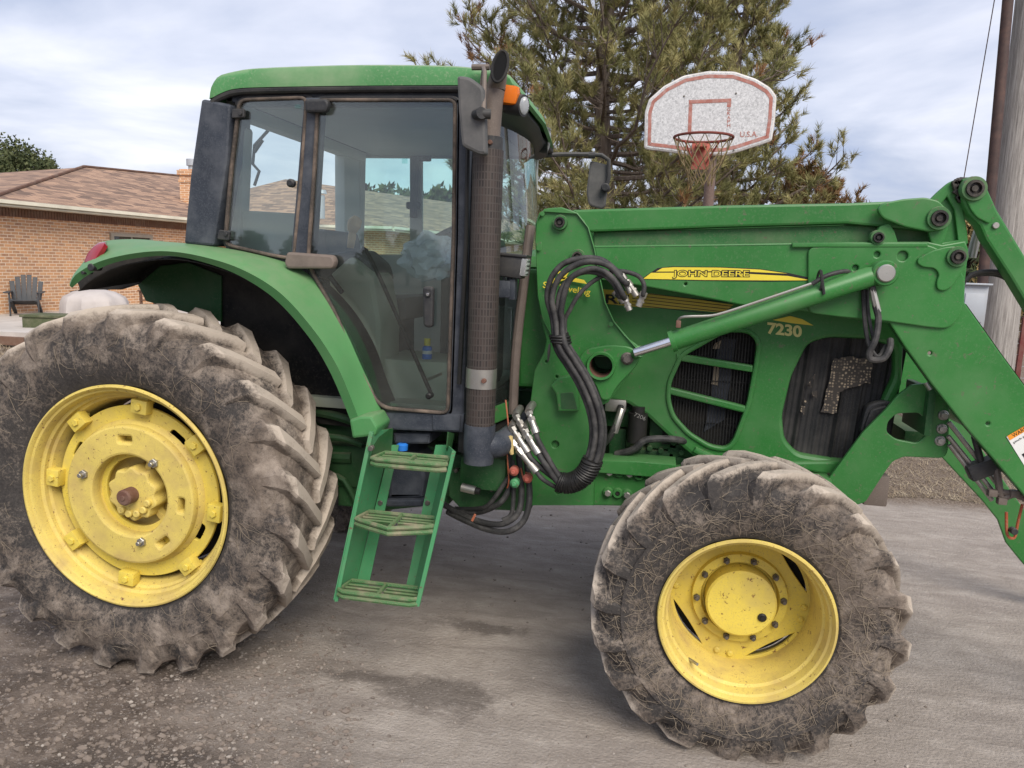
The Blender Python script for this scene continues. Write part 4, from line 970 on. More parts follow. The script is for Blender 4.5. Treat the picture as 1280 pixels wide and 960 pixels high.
mb = MB(); mb.plate(fillet(q(YH-.02, [(1083, 506), (1105, 500), (1120, 505), (1100, 540), (1085, 548), (1074, 540)]), .03), YH-.025, YH+.02, (), .01)
mb.plate(fillet(q(YH-.03, [(1088, 512), (1106, 507), (1112, 510), (1096, 536), (1086, 540), (1080, 534)]), .02), YH-.035, YH-.02, (), .006); mb.build('screen_latch', 'black', hood)
mb = MB(); mb.box((x1-.06, .06, 1.5), (.10, .7, .6), None, .04); mb.build('hood_nose', 'black', hood)
# decals of the hood
YD = YH-.0035
mb = MB(); mb.plate(q(YD, [(738, 360), (760, 362), (815, 367), (870, 374), (917, 381), (905, 391), (860, 387), (800, 384), (740, 378)]), YD, YH+.004, (), .0005); mb.build('yellow_stripe', 'stripe', hood)
mb = MB(); mb.plate(q(YD, [(966, 400), (988, 395), (1003, 399), (1017, 407), (990, 404)]), YD, YH+.004, (), .0005)
mb.plate(q(YD, [(658, 354), (672, 354), (672, 371), (657, 370)]), YD, YH+.004, (), .0005); mb.build('yellow_swoosh', 'decal', hood)
mb = MB(); 
for i in range(5): y = 364.5+i*4; mb.plate(q(YD-.001, [(790, y), (915, y+14), (915, y+14.8), (790, y+.8)]), YD-.001, YD+.001, (), .0002)
mb.plate(q(YD-.001, [(656, 351), (674, 351), (674, 354), (656, 354)]), YD-.001, YD+.001, (), .0002); mb.plate(q(YD-.001, [(656, 371), (674, 371), (674, 374), (656, 374)]), YD-.001, YD+.001, (), .0002)
mb.build('stripe_lines', 'ink', hood)
mb = MB(); text_mb('DEERE', (708, 377), (786, 380.5), YD-.0005, .001, height=11, bold=.02, mb=mb); mb.build('hood_lettering', 'ink', hood)
mb = MB(); text_mb('7230', (957, 417), (1001, 422), YH, .003, height=13.5, bold=.035, shear=-.12, mb=mb); mb.build('model_number', painted('pale_yellow_number', (.62, .58, .22), amt=.1, rough=.5), hood)
mb = MB(); mb.plate(q(YH-.03, [(1060, 577), (1062, 600), (1000, 588), (930, 582), (890, 580), (866, 566), (870, 560), (900, 573), (990, 578)]), YH-.02, YH+.03, (), .012); mb.build('hood_sill', 'green', hood)
# side panel behind the mast, beside the cab
mb = MB(); mb.plate(q(-.52, [(648, 345), (660, 336), (690, 336), (690, 486), (646, 484)]), -.52, -.40, (), .02); mb.build('cowl_panel', 'green', T)

# ---------------------------------------------------------------- loader mast and arms
ld = MB()
mast = [(669, 280), (674, 266), (685, 260), (702, 259), (718, 264), (730, 275), (738, 290), (744, 312), (748, 335), (752, 356), (757, 378), (766, 400), (780, 419), (796, 431), (806, 440), (797, 455), (775, 484), (760, 503), (745, 510), (742, 560), (742, 632), (664, 632), (662, 560), (662, 509), (668, 463), (680, 440), (683, 425), (676, 400), (671, 360)]
bolts = [(700, 278, 8), (722, 321, 8)]
ld.plate(q(YM, mast), YM, YM+.018, [circ2(q(YM, [(694, 555.5)])[0], .017), circ2(q(YM, [(751, 457)])[0], .052), circ2(q(YM, [(683, 452)])[0], .006), circ2(q(YM, [(696, 471)])[0], .006), circ2(q(YM, [(697, 615)])[0], .012)], .004)
ld.plate(q(YM+.02, [(662, 509), (742, 505), (742, 632), (664, 632)]), YM+.02, YM+.2, (), .01)
mast_o = ld.build('loader_mast', 'green', T)
mb = MB(); mb.plate(q(YM-.012, [(669, 300), (671, 275), (680, 261), (702, 259), (722, 266), (736, 284), (744, 312), (750, 345), (757, 378), (768, 402), (785, 422), (799, 438), (800, 446), (740, 446), (720, 470), (702, 446), (690, 422), (678, 400), (672, 370)]), YM-.014, YM, [circ2(q(YM-.012, [(678, 267)])[0], .006), fillet(q(YM-.012, [(672, 303), (675.5, 303), (675.5, 312), (672, 312)]), .004), circ2(q(YM, [(764, 405)])[0], .006)], .004)
mb.build('upper_mast_plate', 'green', mast_o)
mb = MB(); boss = fillet(q(YM-.03, [(722, 462), (724, 446), (734, 436), (762, 431), (788, 433), (800, 443), (795, 458), (770, 484), (762, 500), (752, 500), (744, 478)]), .03, 4)
tc_ = q(YM-.03, [(751.5, 457)])[0]
mb.plate(boss, YM-.034, YM-.014, [circ2(tc_, .050)], .005)
mb.lathe([(.050, YM-.034), (.050, YM-.052), (.060, YM-.054), (.063, YM-.048), (.063, YM-.03)], tc_, 40); mb.lathe([(.050, YM-.05), (.049, YM+.35)], tc_, 40)
mb.build('pivot_bracket', 'green', mast_o)
mb = MB(); mb.lathe([(.0495, YM-.045), (.0475, YM+.08)], tc_, 40); mb.build('cross_tube_lining', 'rust', mast_o); mb = MB(); mb.disc(tc_, YM+.3, YM+.32, .05, 30); mb.build('tube_end', 'deep', mast_o)
mb = MB(); mb.plate(fillet(q(YM-.05, [(688, 482), (697, 472), (716, 468), (722, 478), (724, 514), (698, 514), (695, 492)]), .008), YM-.06, YM, (), .008); mb.build('step_latch', 'green', mast_o)
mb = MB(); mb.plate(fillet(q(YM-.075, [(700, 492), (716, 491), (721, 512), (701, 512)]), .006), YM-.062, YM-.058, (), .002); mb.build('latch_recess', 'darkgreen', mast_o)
def pin(x, y, Y, r, parent, mat='grease', name='pivot_pin', ringm=True):
    p = at(x, y, Y); m_ = MB(); m_.lathe([(r*.001, Y-.016), (r*.35, Y-.016), (r*.4, Y-.006), (r*.62, Y-.006), (r*.68, Y-.022), (r*.95, Y-.022), (r, Y-.012), (r, Y+.03)], (p.x, p.z), 24); o = m_.build(name, mat, parent)
    if ringm: m_ = MB(); m_.lathe([(r*1.0, Y-.012), (r*1.35, Y-.012), (r*1.42, Y-.004), (r*1.42, Y+.02)], (p.x, p.z), 28); m_.build('pin_collar', 'green_dirty', o)
    return o
pin(700, 278, YM-.014, .023, mast_o); pin(722, 321, YM-.014, .023, mast_o)
p = at(784, 448, YM-.034); mb = MB(); mb.disc((p.x, p.z), YM-.05, YM-.03, .027, 24, .2); mb.disc((p.x, p.z), YM-.068, YM-.05, .019, 6, .15); mb.build('pivot_bolt', 'bolt', mast_o)
# decal of the mast
yt = YM-.0145
mb = MB(); text_mb('Self Leveling', (678, 362), (737, 371.5), yt, .001, height=10, bold=.012, mb=mb)
mb.plate(q(yt, [(683, 354), (692, 348), (712, 346), (730, 350), (734, 355), (722, 353), (705, 350), (694, 354)]), yt-.0012, yt, (), .0002)
mb.plate(q(yt, [(697, 339), (712, 339), (706, 349), (701, 349), (705, 342.5), (697, 342)]), yt-.0012, yt, (), .0002)
mb.build('mast_lettering', 'decal', mast_o)

# parallel link (top beam), lower recess beam, main arm
YA = YM+.012
lb = MB(); lb.plate(q(YA, [(715, 262), (900, 256.5), (1060, 253.5), (1118, 251), (1170, 252), (1170, 290), (1060, 279.5), (900, 284), (735, 290)]), YA+.01, YA+.10, (), .010)
link = lb.build('upper_link_beam', 'green', T)
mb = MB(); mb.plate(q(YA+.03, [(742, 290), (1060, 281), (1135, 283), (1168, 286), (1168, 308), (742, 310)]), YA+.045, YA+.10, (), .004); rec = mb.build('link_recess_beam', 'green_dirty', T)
ab = MB()
arm = [(742, 307), (900, 305), (1060, 302.5), (1160, 302), (1178, 306), (1207, 301), (1211, 312), (1207, 350), (1206, 378), (1250, 440), (1290, 494), (1400, 655), (1620, 970), (1660, 1040), (1560, 960), (1467, 854), (1442, 823), (1428, 783), (1400, 748), (1284, 624), (1247, 580), (1207, 534), (1163, 478), (1130, 432), (1112, 404), (1060, 398), (1000, 388), (925, 381), (860, 368), (800, 357), (770, 352), (752, 350)]
ab.plate(q(YM-.01, arm), YM-.01, YM+.008, [circ2(q(YM-.01, [(1162.5, 441.5)])[0], .0075, 12), circ2(q(YM-.01, [(1235, 529.5)])[0], .0075, 12), circ2(q(YM-.01, [(857, 355)])[0], .006, 10), circ2(q(YM-.01, [(1046, 380)])[0], .008, 10)], .006)
# top and bottom flanges giving the arm its box section
def flange(pts, Y0, Y1, th=.012):
    P = q(YM-.01, pts); m_ = MB(); V = []; F = []
    for x, z in P: V += [(x, Y0, z), (x, Y1, z)]
    for i in range(len(P)-1): F.append((2*i, 2*i+1, 2*i+3, 2*i+2))
    b = bmesh.new(); vs = [b.verts.new(v) for v in V]
    for f in F: b.faces.new([vs[i] for i in f])
    bmesh.ops.solidify(b, geom=b.faces[:], thickness=th); m_.bm(b); return m_
f1 = flange([(742, 309), (900, 307), (1060, 304.5), (1160, 304)], YM-.012, YM+.13); ab.add(f1.v, f1.f)
f1 = flange([(1112, 402), (1130, 430), (1163, 476), (1207, 532), (1284, 622), (1400, 746), (1430, 785)], YM-.008, YM+.05); ab.add(f1.v, f1.f)
f1 = flange([(1208, 380), (1252, 442), (1292, 496), (1400, 658)], YM-.008, YM+.09); ab.add(f1.v, f1.f)
armo = ab.build('loader_arm', 'green', T, angle=30)
mb = MB(); mb.plate(q(YM-.025, [(990, 303.5), (1160, 303), (1160, 309), (990, 309.5)]), YM-.028, YM-.01, (), .006)
mb.plate(q(YM-.02, fillet([(1010, 309), (1158, 305), (1175, 312), (1206, 345), (1205, 375), (1199, 398), (1185, 411), (1160, 409), (1105, 401), (1050, 396), (1010, 391)], 9)), YM-.024, YM-.010, [circ2(q(YM-.02, [(1096, 318)])[0], .012, 16), circ2(q(YM-.02, [(1128, 320)])[0], .020, 20), circ2(q(YM-.02, [(1069, 335)])[0], .012, 16)], .005)
mb.build('knee_plate', 'green', armo)
mb = MB(); mb.plate(q(YM-.03, fillet([(1147, 323), (1165, 313), (1185, 308), (1203, 308), (1210, 320), (1204, 337), (1190, 358), (1180, 364), (1171, 362), (1170, 352), (1174, 343), (1168, 335), (1153, 334), (1146, 329)], 6)), YM-.036, YM-.024, (), .004)
leaf = mb.build('gusset_plate', 'green', armo); pin(1196, 321, YM-.036, .028, leaf)
# leaf-shaped upper bracket and bellcrank
mb = MB(); mb.plate(q(YM-.02, fillet([(1095, 262), (1103, 254), (1128, 249), (1155, 247), (1172, 251), (1184, 263), (1187, 277), (1178, 288), (1160, 290), (1130, 284), (1102, 273)], 5)), YM-.034, YM-.005, (), .006); up = mb.build('leaf_bracket', 'green', armo); pin(1173, 273, YM-.034, .032, up)
mb = MB(); mb.plate(q(YM, fillet([(1100, 283), (1112, 279), (1118, 290), (1122, 303), (1122, 312), (1096, 312), (1088, 300)], 3)), YM-.006, YM+.03, (), .004); mb.build('gusset_plate', 'green', armo)
pin(1097, 297, YM-.02, .021, armo)
mb = MB(); mb.plate(q(YM-.005, fillet([(1160, 252), (1172, 240), (1186, 228), (1200, 222), (1214, 221), (1226, 226), (1230, 240), (1222, 250), (1208, 252), (1204, 262), (1209, 285), (1211, 306), (1190, 310), (1165, 306), (1160, 290)], 5)), YM-.004, YM+.014, [q(YM-.005, [(1176, 256), (1184, 246), (1193, 262), (1198, 300), (1180, 303), (1186, 284)])], .005)
mb.plate(q(YM+.01, [(1172, 250), (1190, 240), (1200, 264), (1203, 304), (1170, 304)]), YM+.014, YM+.03, (), .002)
bc = mb.build('bellcrank', 'green', armo)
mb = MB(); lk = [(1203, 224), (1216, 220), (1230, 226), (1236, 240), (1246, 262), (1290, 335), (1400, 520), (1400, 580), (1286, 386), (1262, 346), (1232, 300), (1224, 282), (1210, 268), (1202, 252), (1200, 236)]
mb.plate(q(YM-.03, lk), YM-.035, YM+.045, (), .010)
mb.plate(q(YM-.05, fillet([(1204, 238), (1214, 223), (1230, 226), (1238, 244), (1246, 264), (1238, 280), (1222, 272), (1214, 262)], 4)), YM-.046, YM-.034, (), .004)
bl = mb.build('bucket_link', 'green', T); pin(1217, 236, YM-.046, .033, bl)
p = at(1244, 282, YM-.035); mb = MB(); mb.disc((p.x, p.z), YM-.045, YM-.03, .012, 16); mb.build('link_pin', 'steel', bl)
mb = MB()
for i in range(26): p = at(1204+rb_.uniform(-9, 8), 236+rb_.uniform(-10, 14), YM-.012); mb.box(p, (rb_.uniform(.01, .04), .02, rb_.uniform(.01, .03)), Matrix.Rotation(rb_.random()*3, 3, 'Y'), .002)
mb.build('grease_lumps', 'grease', bl)
# decal of the arm
ya = YM-.0105
mb = MB(); mb.plate(q(ya, [(801, 349), (822, 335), (840, 333), (900, 333.5), (950, 336), (985, 341), (1010, 346.5), (1019, 351), (960, 352), (880, 351)]), ya-.0008, ya, (), .0002); mb.build('arm_decal_edge', 'ink', armo)
mb = MB(); mb.plate(q(ya-.001, [(804, 348.5), (814, 341), (900, 340.5), (985, 345), (1015, 350.5), (960, 350.5), (880, 350)]), ya-.002, ya-.0009, (), .0002)
mb.plate(q(ya-.001, [(820, 339.5), (828, 335), (842, 334), (900, 334.5), (950, 337), (985, 342), (940, 340), (900, 339)]), ya-.002, ya-.0009, (), .0002); mb.build('arm_decal', 'decal', armo)
mb = MB(); text_mb('John Deere'.upper(), (840, 348.5), (937, 349), ya-.002, .0012, height=10.5, bold=.06, mb=mb); mb.build('arm_lettering', 'ink', armo)
mb = MB(); text_mb('John Deere'.upper(), (841, 347.5), (936, 348), ya-.0035, .0006, height=8.6, bold=.0, mb=mb); mb.build('arm_lettering_fill', 'decal', armo)
# warning label at the right edge
mb = MB(); mb.plate(q(ya, [(1258, 546), (1300, 522), (1326, 562), (1284, 588)]), ya-.001, ya, (), .0002); wn = mb.build('warning_label', 'white', armo)
mb = MB(); mb.plate(q(ya-.001, [(1259, 545), (1299, 522), (1302, 527), (1262, 550.5)]), ya-.0022, ya-.0011, (), .0002); mb.build('label_header', 'warnorange', wn)
mb = MB(); mb.plate(q(ya, [(1257, 546), (1300, 521), (1328, 562), (1285, 589)]), ya-.0008, ya, [q(ya, [(1260, 547), (1299, 524), (1324, 561), (1286, 585)])], .0001); text_mb('WARNING', (1267, 547), (1296, 530), ya-.0022, .0006, height=4.5, mb=mb)
mb.plate(q(ya-.001, [(1277, 568), (1312, 547), (1318, 557), (1284, 577)]), ya-.0022, ya-.0011, (), .0002)
text_mb('pinch point', (1268, 555), (1290, 542), ya-.0022, .0004, height=3, mb=mb); mb.build('label_print', 'ink', wn)
# inner boom flange with hydraulic pipes
YI = YM+.16
for k, (a, b_) in enumerate((((1186, 528), (1252, 612)), ((1185, 545), (1246, 620)), ((1187, 556), (1240, 625)))):
    mb = MB(); mb.tube(px([(*a, YI-.06), (*b_, YI-.06)]), .010, 10); mb.build('hydraulic_pipe', 'steel', armo)
mb = MB(); mb.box(at(1228, 585, YI-.07), (.12, .06, .07), Matrix.Rotation(R(-28), 3, 'Y'), .01); mb.tube(px([(1218, 545, YI-.08), (1224, 568, YI-.08), (1229, 588, YI-.08)]), .014, 8); mb.build('pipe_clamp', 'black', armo)
mb = MB(); mb.tube(px([(1244, 580, YI-.08), (1248, 600, YI-.1), (1252, 622, YI-.1), (1268, 618, YI-.1), (1300, 622, YI-.1)]), .014, 10, smooth=4)
mb.tube(px([(1238, 618, YI-.1), (1262, 616, YI-.1), (1300, 632, YI-.1)]), .013, 8, smooth=4)
for x, y in ((1252, 626), (1240, 616), (1268, 617)): p = at(x, y, YI-.11); mb.box(p, (.035, .03, .03), None, .006)
mb.build('boom_fitting', 'stack', armo)
mb = MB(); mb.tube(px([(1258, 640, YI-.1), (1259, 668, YI-.1), (1268, 672, YI-.1), (1272, 655, YI-.1), (1278, 630, YI-.1)]), .006, 6, smooth=4); mb.build('cord', 'orange', armo)
mb = MB(); p = at(1266, 663, YI-.11); mb.disc((p.x, p.z), YI-.13, YI-.1, .014, 12); mb.build('cord_plug', 'black', armo)
# far side loader arm (same outlines, mirrored across the tractor)
mb = MB(); mb.plate(q(YM-.01, arm), -YM-.008, -YM+.01, (), .006); mb.plate(q(YA, [(715, 262), (1170, 252), (1170, 288), (735, 288)]), -YA-.1, -YA-.01, (), .01); mb.plate(q(YM, mast), -YM-.018, -YM, (), .004); mb.plate(q(YM-.03, lk), -YM-.045, -YM+.035, (), .01)
mb.build('loader_arm', 'green', T, angle=30)
mb = MB(); a = at(1300, 560, YM); mb.cyl((a.x, YM, a.z), (a.x, -YM, a.z), .06, 18); mb.build('cross_tube', 'green', T)
# lift cylinder
YC = YM-.085
a = at(1093, 344, YC); b_ = at(838, 427.5, YC); c_ = at(797, 440, YC); e_ = at(1104, 341.5, YC)
dcy = (b_-a).normalized()
mb = MB(); mb.tube([e_, a+dcy*.01, a+dcy*.02, b_-dcy*.02, b_-dcy*.018, b_], [.036, .036, .040, .040, .045, .045], 28)
mb.lathe([(.022, YC-.036), (.045, YC-.036), (.050, YC-.03), (.050, YC+.036)], (e_.x, e_.z), 32)
cyl = mb.build('lift_cylinder', 'green', T)
mb = MB(); mb.cyl(b_-dcy*.1, c_+dcy*.015, .0195, 24); mb.build('piston_rod', 'chrome', cyl)
mb = MB(); mb.lathe([(.001, YC-.046), (.030, YC-.046), (.034, YC-.042), (.034, YC)], (e_.x, e_.z), 28); mb.build('cylinder_pin', 'steel', cyl)
mb = MB(); c2 = at(794, 443, YC+.05); mb.tube([c_+dcy*-.01, c2], [.024, .022], 14); mb.build('rod_eye', 'green', cyl)
mb = MB(); mb.tube(px([(847, 409, YC-.03), (848, 400, YC-.03), (856, 396, YC-.045), (885, 395, YC-.045), (905, 391, YC-.045), (960, 373, YC-.04), (1022, 352, YC-.035)]), .006, 8, smooth=3); mb.build('oil_line', 'steel', cyl)
mb = MB(); mb.box(at(848, 405, YC-.03), (.02, .03, .03), None, .004); mb.build('line_bracket', 'rust', cyl)
mb = MB(); mb.tube(px([(1015, 355, YC-.035), (1035, 344, YC-.035), (1058, 339, YC), (1063, 345, YC+.06)]), .009, 8, smooth=5); 
P = at(1024, 353, YC); mb.tube([P+Vector((.012*0, math.cos(t)*.047, math.sin(t)*.047)) for t in np.linspace(0, 2*PI, 18)], .005, 6)
mb.tube(px([(1026, 338, YC-.045), (1030, 368, YC-.045)]), .006, 6); mb.build('line_hose', 'hose', cyl)
mb = MB(); mb.tube(px([(1090, 358, YC), (1094, 380, YC), (1098, 400, YC-.01), (1094, 425, YC-.03), (1087, 440, YC-.03), (1089, 449, YC-.03), (1104, 448, YC-.03), (1112, 436, YC-.02), (1113, 425, YC+.02)]), .013, 10, smooth=6)
mb.tube(px([(1079, 362, YC+.05), (1081, 400, YC+.03), (1086, 430, YC), (1097, 446, YC-.02), (1108, 432, YC+.03)]), .009, 8, smooth=6); mb.tube(px([(1084, 362, YC+.05), (1086, 395, YC+.03), (1092, 425, YC)]), .007, 8, smooth=5); mb.build('cylinder_hose', 'hose', cyl)
mb = MB(); mb.tube(px([(1090, 360, YC), (1093, 374, YC), (1097, 390, YC)]), [.012, .015, .015], 8); mb.build('hose_fitting', 'steel', cyl)
mb = MB(); 
for o_ in (0, .012, .024): mb.tube([at(x, y, YM+.05)+Vector((0, o_, -o_*.5)) for x, y in ((1190, 378), (1212, 345), (1240, 339), (1262, 345), (1285, 365), (1330, 430))], .008, 8, smooth=5)
mb.build('upper_hose', 'hose', armo)
mb = MB(); mb.tube(px([(1214, 322, YM+.12), (1218, 305, YM+.12), (1224, 285, YM+.12)]), .018, 12); mb.build('bucket_cylinder_rod', 'steel', armo)
# front bracket with its hole
YB = -.53
mb = MB(); br_ = [(1030, 606), (1079, 540), (1107, 512), (1122, 494), (1140, 481), (1160, 479), (1176, 490), (1187, 510), (1186, 560), (1183, 570), (1176, 573), (1130, 571), (1116, 577), (1104, 594), (1082, 628), (1070, 632)]
mb.plate(q(YB, fillet(br_, [.0]*2+[3]*12+[0, 0] if False else 4)), YB, YB+.02, [fillet(q(YB, [(1110, 527), (1121, 517), (1149, 516), (1158, 526), (1157, 545), (1146, 554), (1120, 549), (1108, 540)]), .015, 3)], .005)
fb_ = mb.build('front_bracket', 'green', T)
mb = MB()
for x, y in ((1179, 519), (1177, 536), (1175, 551)): p = at(x, y, YB); mb.disc((p.x, p.z), YB-.016, YB+.01, .016, 6, .2); mb.disc((p.x, p.z), YB-.006, YB, .022, 18)
mb.build('bracket_bolts', 'steel', fb_)
mb = MB(); mb.box(at(1092, 610, -.42), (.10, .1, .14), None, .01); mb.build('front_weight_bracket', 'stack', T)
mb = MB(); p = at(1120, 535, -.1); mb.box((p.x+.06, .15, p.z-.03), (.10, .7, .08), None, .01); mb.box(at(1148, 508, -.42), (.03, .3, .2), None, .005); mb.build('cross_member', 'darkgreen', T)
mb = MB(); mb.cyl(at(1158, 478, YB-.02), at(1164, 487, YB-.03), .014, 12); mb.build('bracket_pipe', 'steel', T)

# ---------------------------------------------------------------- cab
YCB = -.82
rg = [(302, 127), (382, 124), (374, 240), (366, 321), (340, 317), (284, 304), (292, 210)]
dg_ = [(400, 127), (567, 127), (565, 300), (558, 514), (484, 508), (472, 500), (447, 450), (421, 390), (392, 338), (388, 320), (395, 220)]
cabb = MB()
# corner post, B post, A post, head rail, sill
cabb.plate(q(YCB-.01, fillet([(381, 122), (402, 122), (390, 326), (364, 326)], 2)), YCB-.02, YCB+.05, (), .008)
cabb.plate(q(YCB-.01, fillet([(569, 122), (589, 122), (580, 540), (556, 540)], 2)), YCB-.015, YCB+.06, (), .010)
cabb.plate(q(YCB, [(478, 514), (582, 516), (580, 540), (482, 536)]), YCB-.02, YCB+.06, (), .01)
cabb.plate(q(YCB, [(543, 517), (577, 518), (577, 537), (543, 536)]), YCB-.028, YCB-.02, (), .004)
cabb.plate(q(YCB, [(286, 112), (586, 108), (586, 127), (290, 128)]), YCB-.0, YCB+.06, (), .006)
cabf = cabb.build('cab_frame', 'bluegrey', T)
cp_ = MB(); cpt = q(YCB-.02, fillet([(254, 124), (291, 131), (287, 200), (270, 308), (232, 305), (240, 220)], 4))
cp_.plate(cpt, YCB-.035, YCB+.14, (), .012); cp_.build('rear_corner_post', 'bluegrey', cabf)
def pane(name, pts, Y, r_px, frame_px, parent, mat='glass', fmat='seal', bow=.0):
    g = fillet(pts, r_px, 4); m_ = MB(); m_.plate(q(Y, g), Y, Y+.006, (), .0005); gl = m_.build(name, mat, parent, smooth=True)
    m_ = MB(); m_.plate(q(Y, fillet(offset(pts, frame_px), r_px+frame_px, 4)), Y-.012, Y+.012, [q(Y, g)], .005); m_.build('window_seal', fmat, gl); return gl
rgl = pane('rear_side_window', rg, YCB-.012, 8, 4, cabf)
door = pane('door', dg_, YCB-.022, 7, 4, cabf)
# thin door edge inside the seal
mb = MB(); mb.plate(q(YCB-.02, fillet(offset(dg_, 8), 12, 4)), YCB-.015, YCB+.0, [q(YCB-.02, fillet(offset(dg_, 4.2), 10, 4))], .003); mb.plate(q(YCB-.02, fillet(offset(rg, 8), 12, 4)), YCB-.008, YCB+.004, [q(YCB-.02, fillet(offset(rg, 4.2), 10, 4))], .003); mb.build('door_surround', 'black', cabf)
def hinge(pts, Y, d=.03): m_ = MB(); m_.plate(q(Y, fillet(pts, 4)), Y-d, Y+.004, (), .010); return m_.build('hinge', 'stack' if pts[0][1] > 300 else 'black', door)
hinge([(384, 126), (412, 125), (415, 132), (411, 142), (385, 142)], YCB-.03); hinge([(364, 315), (420, 319), (424, 326), (421, 336), (365, 336), (361, 330)], YCB-.03, .045)
for pts in ([(291, 136), (306, 136), (306, 147), (290, 148)], [(274, 287), (288, 289), (287, 301), (272, 299)]):
    mb = MB(); mb.plate(q(YCB-.03, fillet(pts, 2)), YCB-.036, YCB-.02, (), .004); p = at((pts[1][0]-5), (pts[0][1]+6), YCB-.036); mb.disc((p.x, p.z), YCB-.044, YCB-.03, .008, 12); mb.build('hinge', 'black', rgl)
mb = MB(); p = at(364, 229, YCB-.03); mb.disc((p.x, p.z), YCB-.045, YCB-.02, .018, 20, .4); mb.build('window_knob', 'black', rgl)
mb = MB(); mb.plate(q(YCB-.04, fillet([(529, 358), (543, 358), (542, 408), (536, 410), (530, 407)], 5)), YCB-.055, YCB-.023, (), .010); hd = mb.build('handle', 'black', door)
mb = MB(); p = at(535, 368, YCB-.055); mb.disc((p.x, p.z), YCB-.062, YCB-.05, .012, 20); hl_ = mb.build('lock', 'black', hd); mb = MB(); mb.disc((p.x, p.z), YCB-.066, YCB-.06, .0065, 16); mb.build('lock_barrel', 'chrome', hd)
mb = MB(); mb.tube(px([(452, 315, YCB+.03), (465, 326, YCB+.025), (538, 490, YCB+.015)]), .009, 10, smooth=4); p = at(538, 494, YCB); mb.disc((p.x, p.z), YCB-.035, YCB+.01, .014, 16, .4); mb.build('gas_strut', 'ink', door)
mb = MB(); mb.tube(px([(412, 345, YCB+.03), (428, 366, YCB+.03)]), .012, 8); mb.build('latch_rod', 'ink', door)
# safety stickers on the glass
for x, y, w_, h_ in ((372, 133, 7, 5), (506, 200, 7, 9)):
    Y = YCB-.013 if x < 400 else .80
    mb = MB(); mb.plate(q(Y, [(x-w_/2, y-h_/2), (x+w_/2, y-h_/2), (x+w_/2, y+h_/2), (x-w_/2, y+h_/2)]), Y-.002, Y-.0005, (), .0003); mb.build('glass_sticker', 'glassfar', cabf)
# roof
X0, X1 = at(257, 120, -.86).x, at(643, 100, -.86).x; zb_, zt_ = at(300, 112, -.86).z, at(430, 80, -.86).z
rf = MB()
def roof_ring(y, inset, lift):
    # outline of the roof in side view at lateral station y
    P = [(X0+.01+inset*.4, zb_-.035), (X0+.02+inset*.5, zb_+.015), (X0+.05+inset, zb_+.065+lift*.6), (X0+.12+inset, zt_-.012+lift), (X0+.25, zt_+lift), ((X0+X1)/2, zt_+.006+lift), (X1-.28, zt_-.004+lift), (X1-.12-inset*.3, zt_-.022+lift*.8), (X1-.03-inset*.3, zb_+.055+lift*.3), (X1+.0-inset*.3, zb_+.01)]
    return [Vector((x, y, z)) for x, z in P]
rails = [roof_ring(-.86, .02, -.035), roof_ring(-.852, .01, -.012), roof_ring(-.82, .0, .0), roof_ring(-.6, 0, .02), roof_ring(0, -.02, .03), roof_ring(.6, 0, .02), roof_ring(.80, 0, .0), roof_ring(.825, .01, -.012), roof_ring(.83, .02, -.035)]
rails = [[Vector((p.x, p.y, p.z)) for p in r_] for r_ in rails]
for r_ in rails:
    for p in r_:
        if p.x > X1-.4: p.x -= .07*(p.x-X1+.4)/.4*((p.y+.3)/1.1)**2*(1 if p.y > -.3 else .1)
low = lambda r_, y, dz: [Vector((p.x, y, zb_-dz if 1 <= i else p.z)) for i, p in enumerate(r_)]
side_low = [(X0+.012, zb_-.035), (X0+.03, zb_-.03), (X0+.07, zb_-.012), (X0+.13, zb_+.004), (X0+.25, zb_+.01), ((X0+X1)/2, zb_+.012), (X1-.28, zb_+.01), (X1-.12, zb_+.006), (X1-.04, zb_+.002), (X1-.005, zb_+.0)]
rails = [[Vector((x, -.855, z)) for x, z in side_low]]+rails+[[Vector((x-(.07 if x > X1-.1 else 0), .828, z)) for x, z in side_low]]
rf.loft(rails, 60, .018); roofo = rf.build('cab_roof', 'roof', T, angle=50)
mb = MB(); sl = [Vector((x, -.838, z-.008)) for x, z in side_low]; mb.tube([sl[0]+Vector((.01, 0, -.01)), sl[1], sl[2], sl[3], sl[4], sl[5], sl[6], sl[7]], .016, 10, smooth=5)
mb.box(((X0+X1)/2, 0, zb_+.0), (X1-X0-.14, 1.62, .03), None, .01)
mb.box(((X0+X1)/2-.05, -.79, zb_-.035), (X1-X0-.32, .06, .05), None, .012)
mb.box((X0+.07, 0, zb_-.01), (.08, 1.5, .04), None, .01)
mb.build('roof_gutter', 'black', roofo)
mb = MB(); mb.box(((X0+X1)/2-.05, 0, zb_-.03), (X1-X0-.36, 1.5, .02), None, .005); mb.build('headliner', 'cabgrey', cabf)
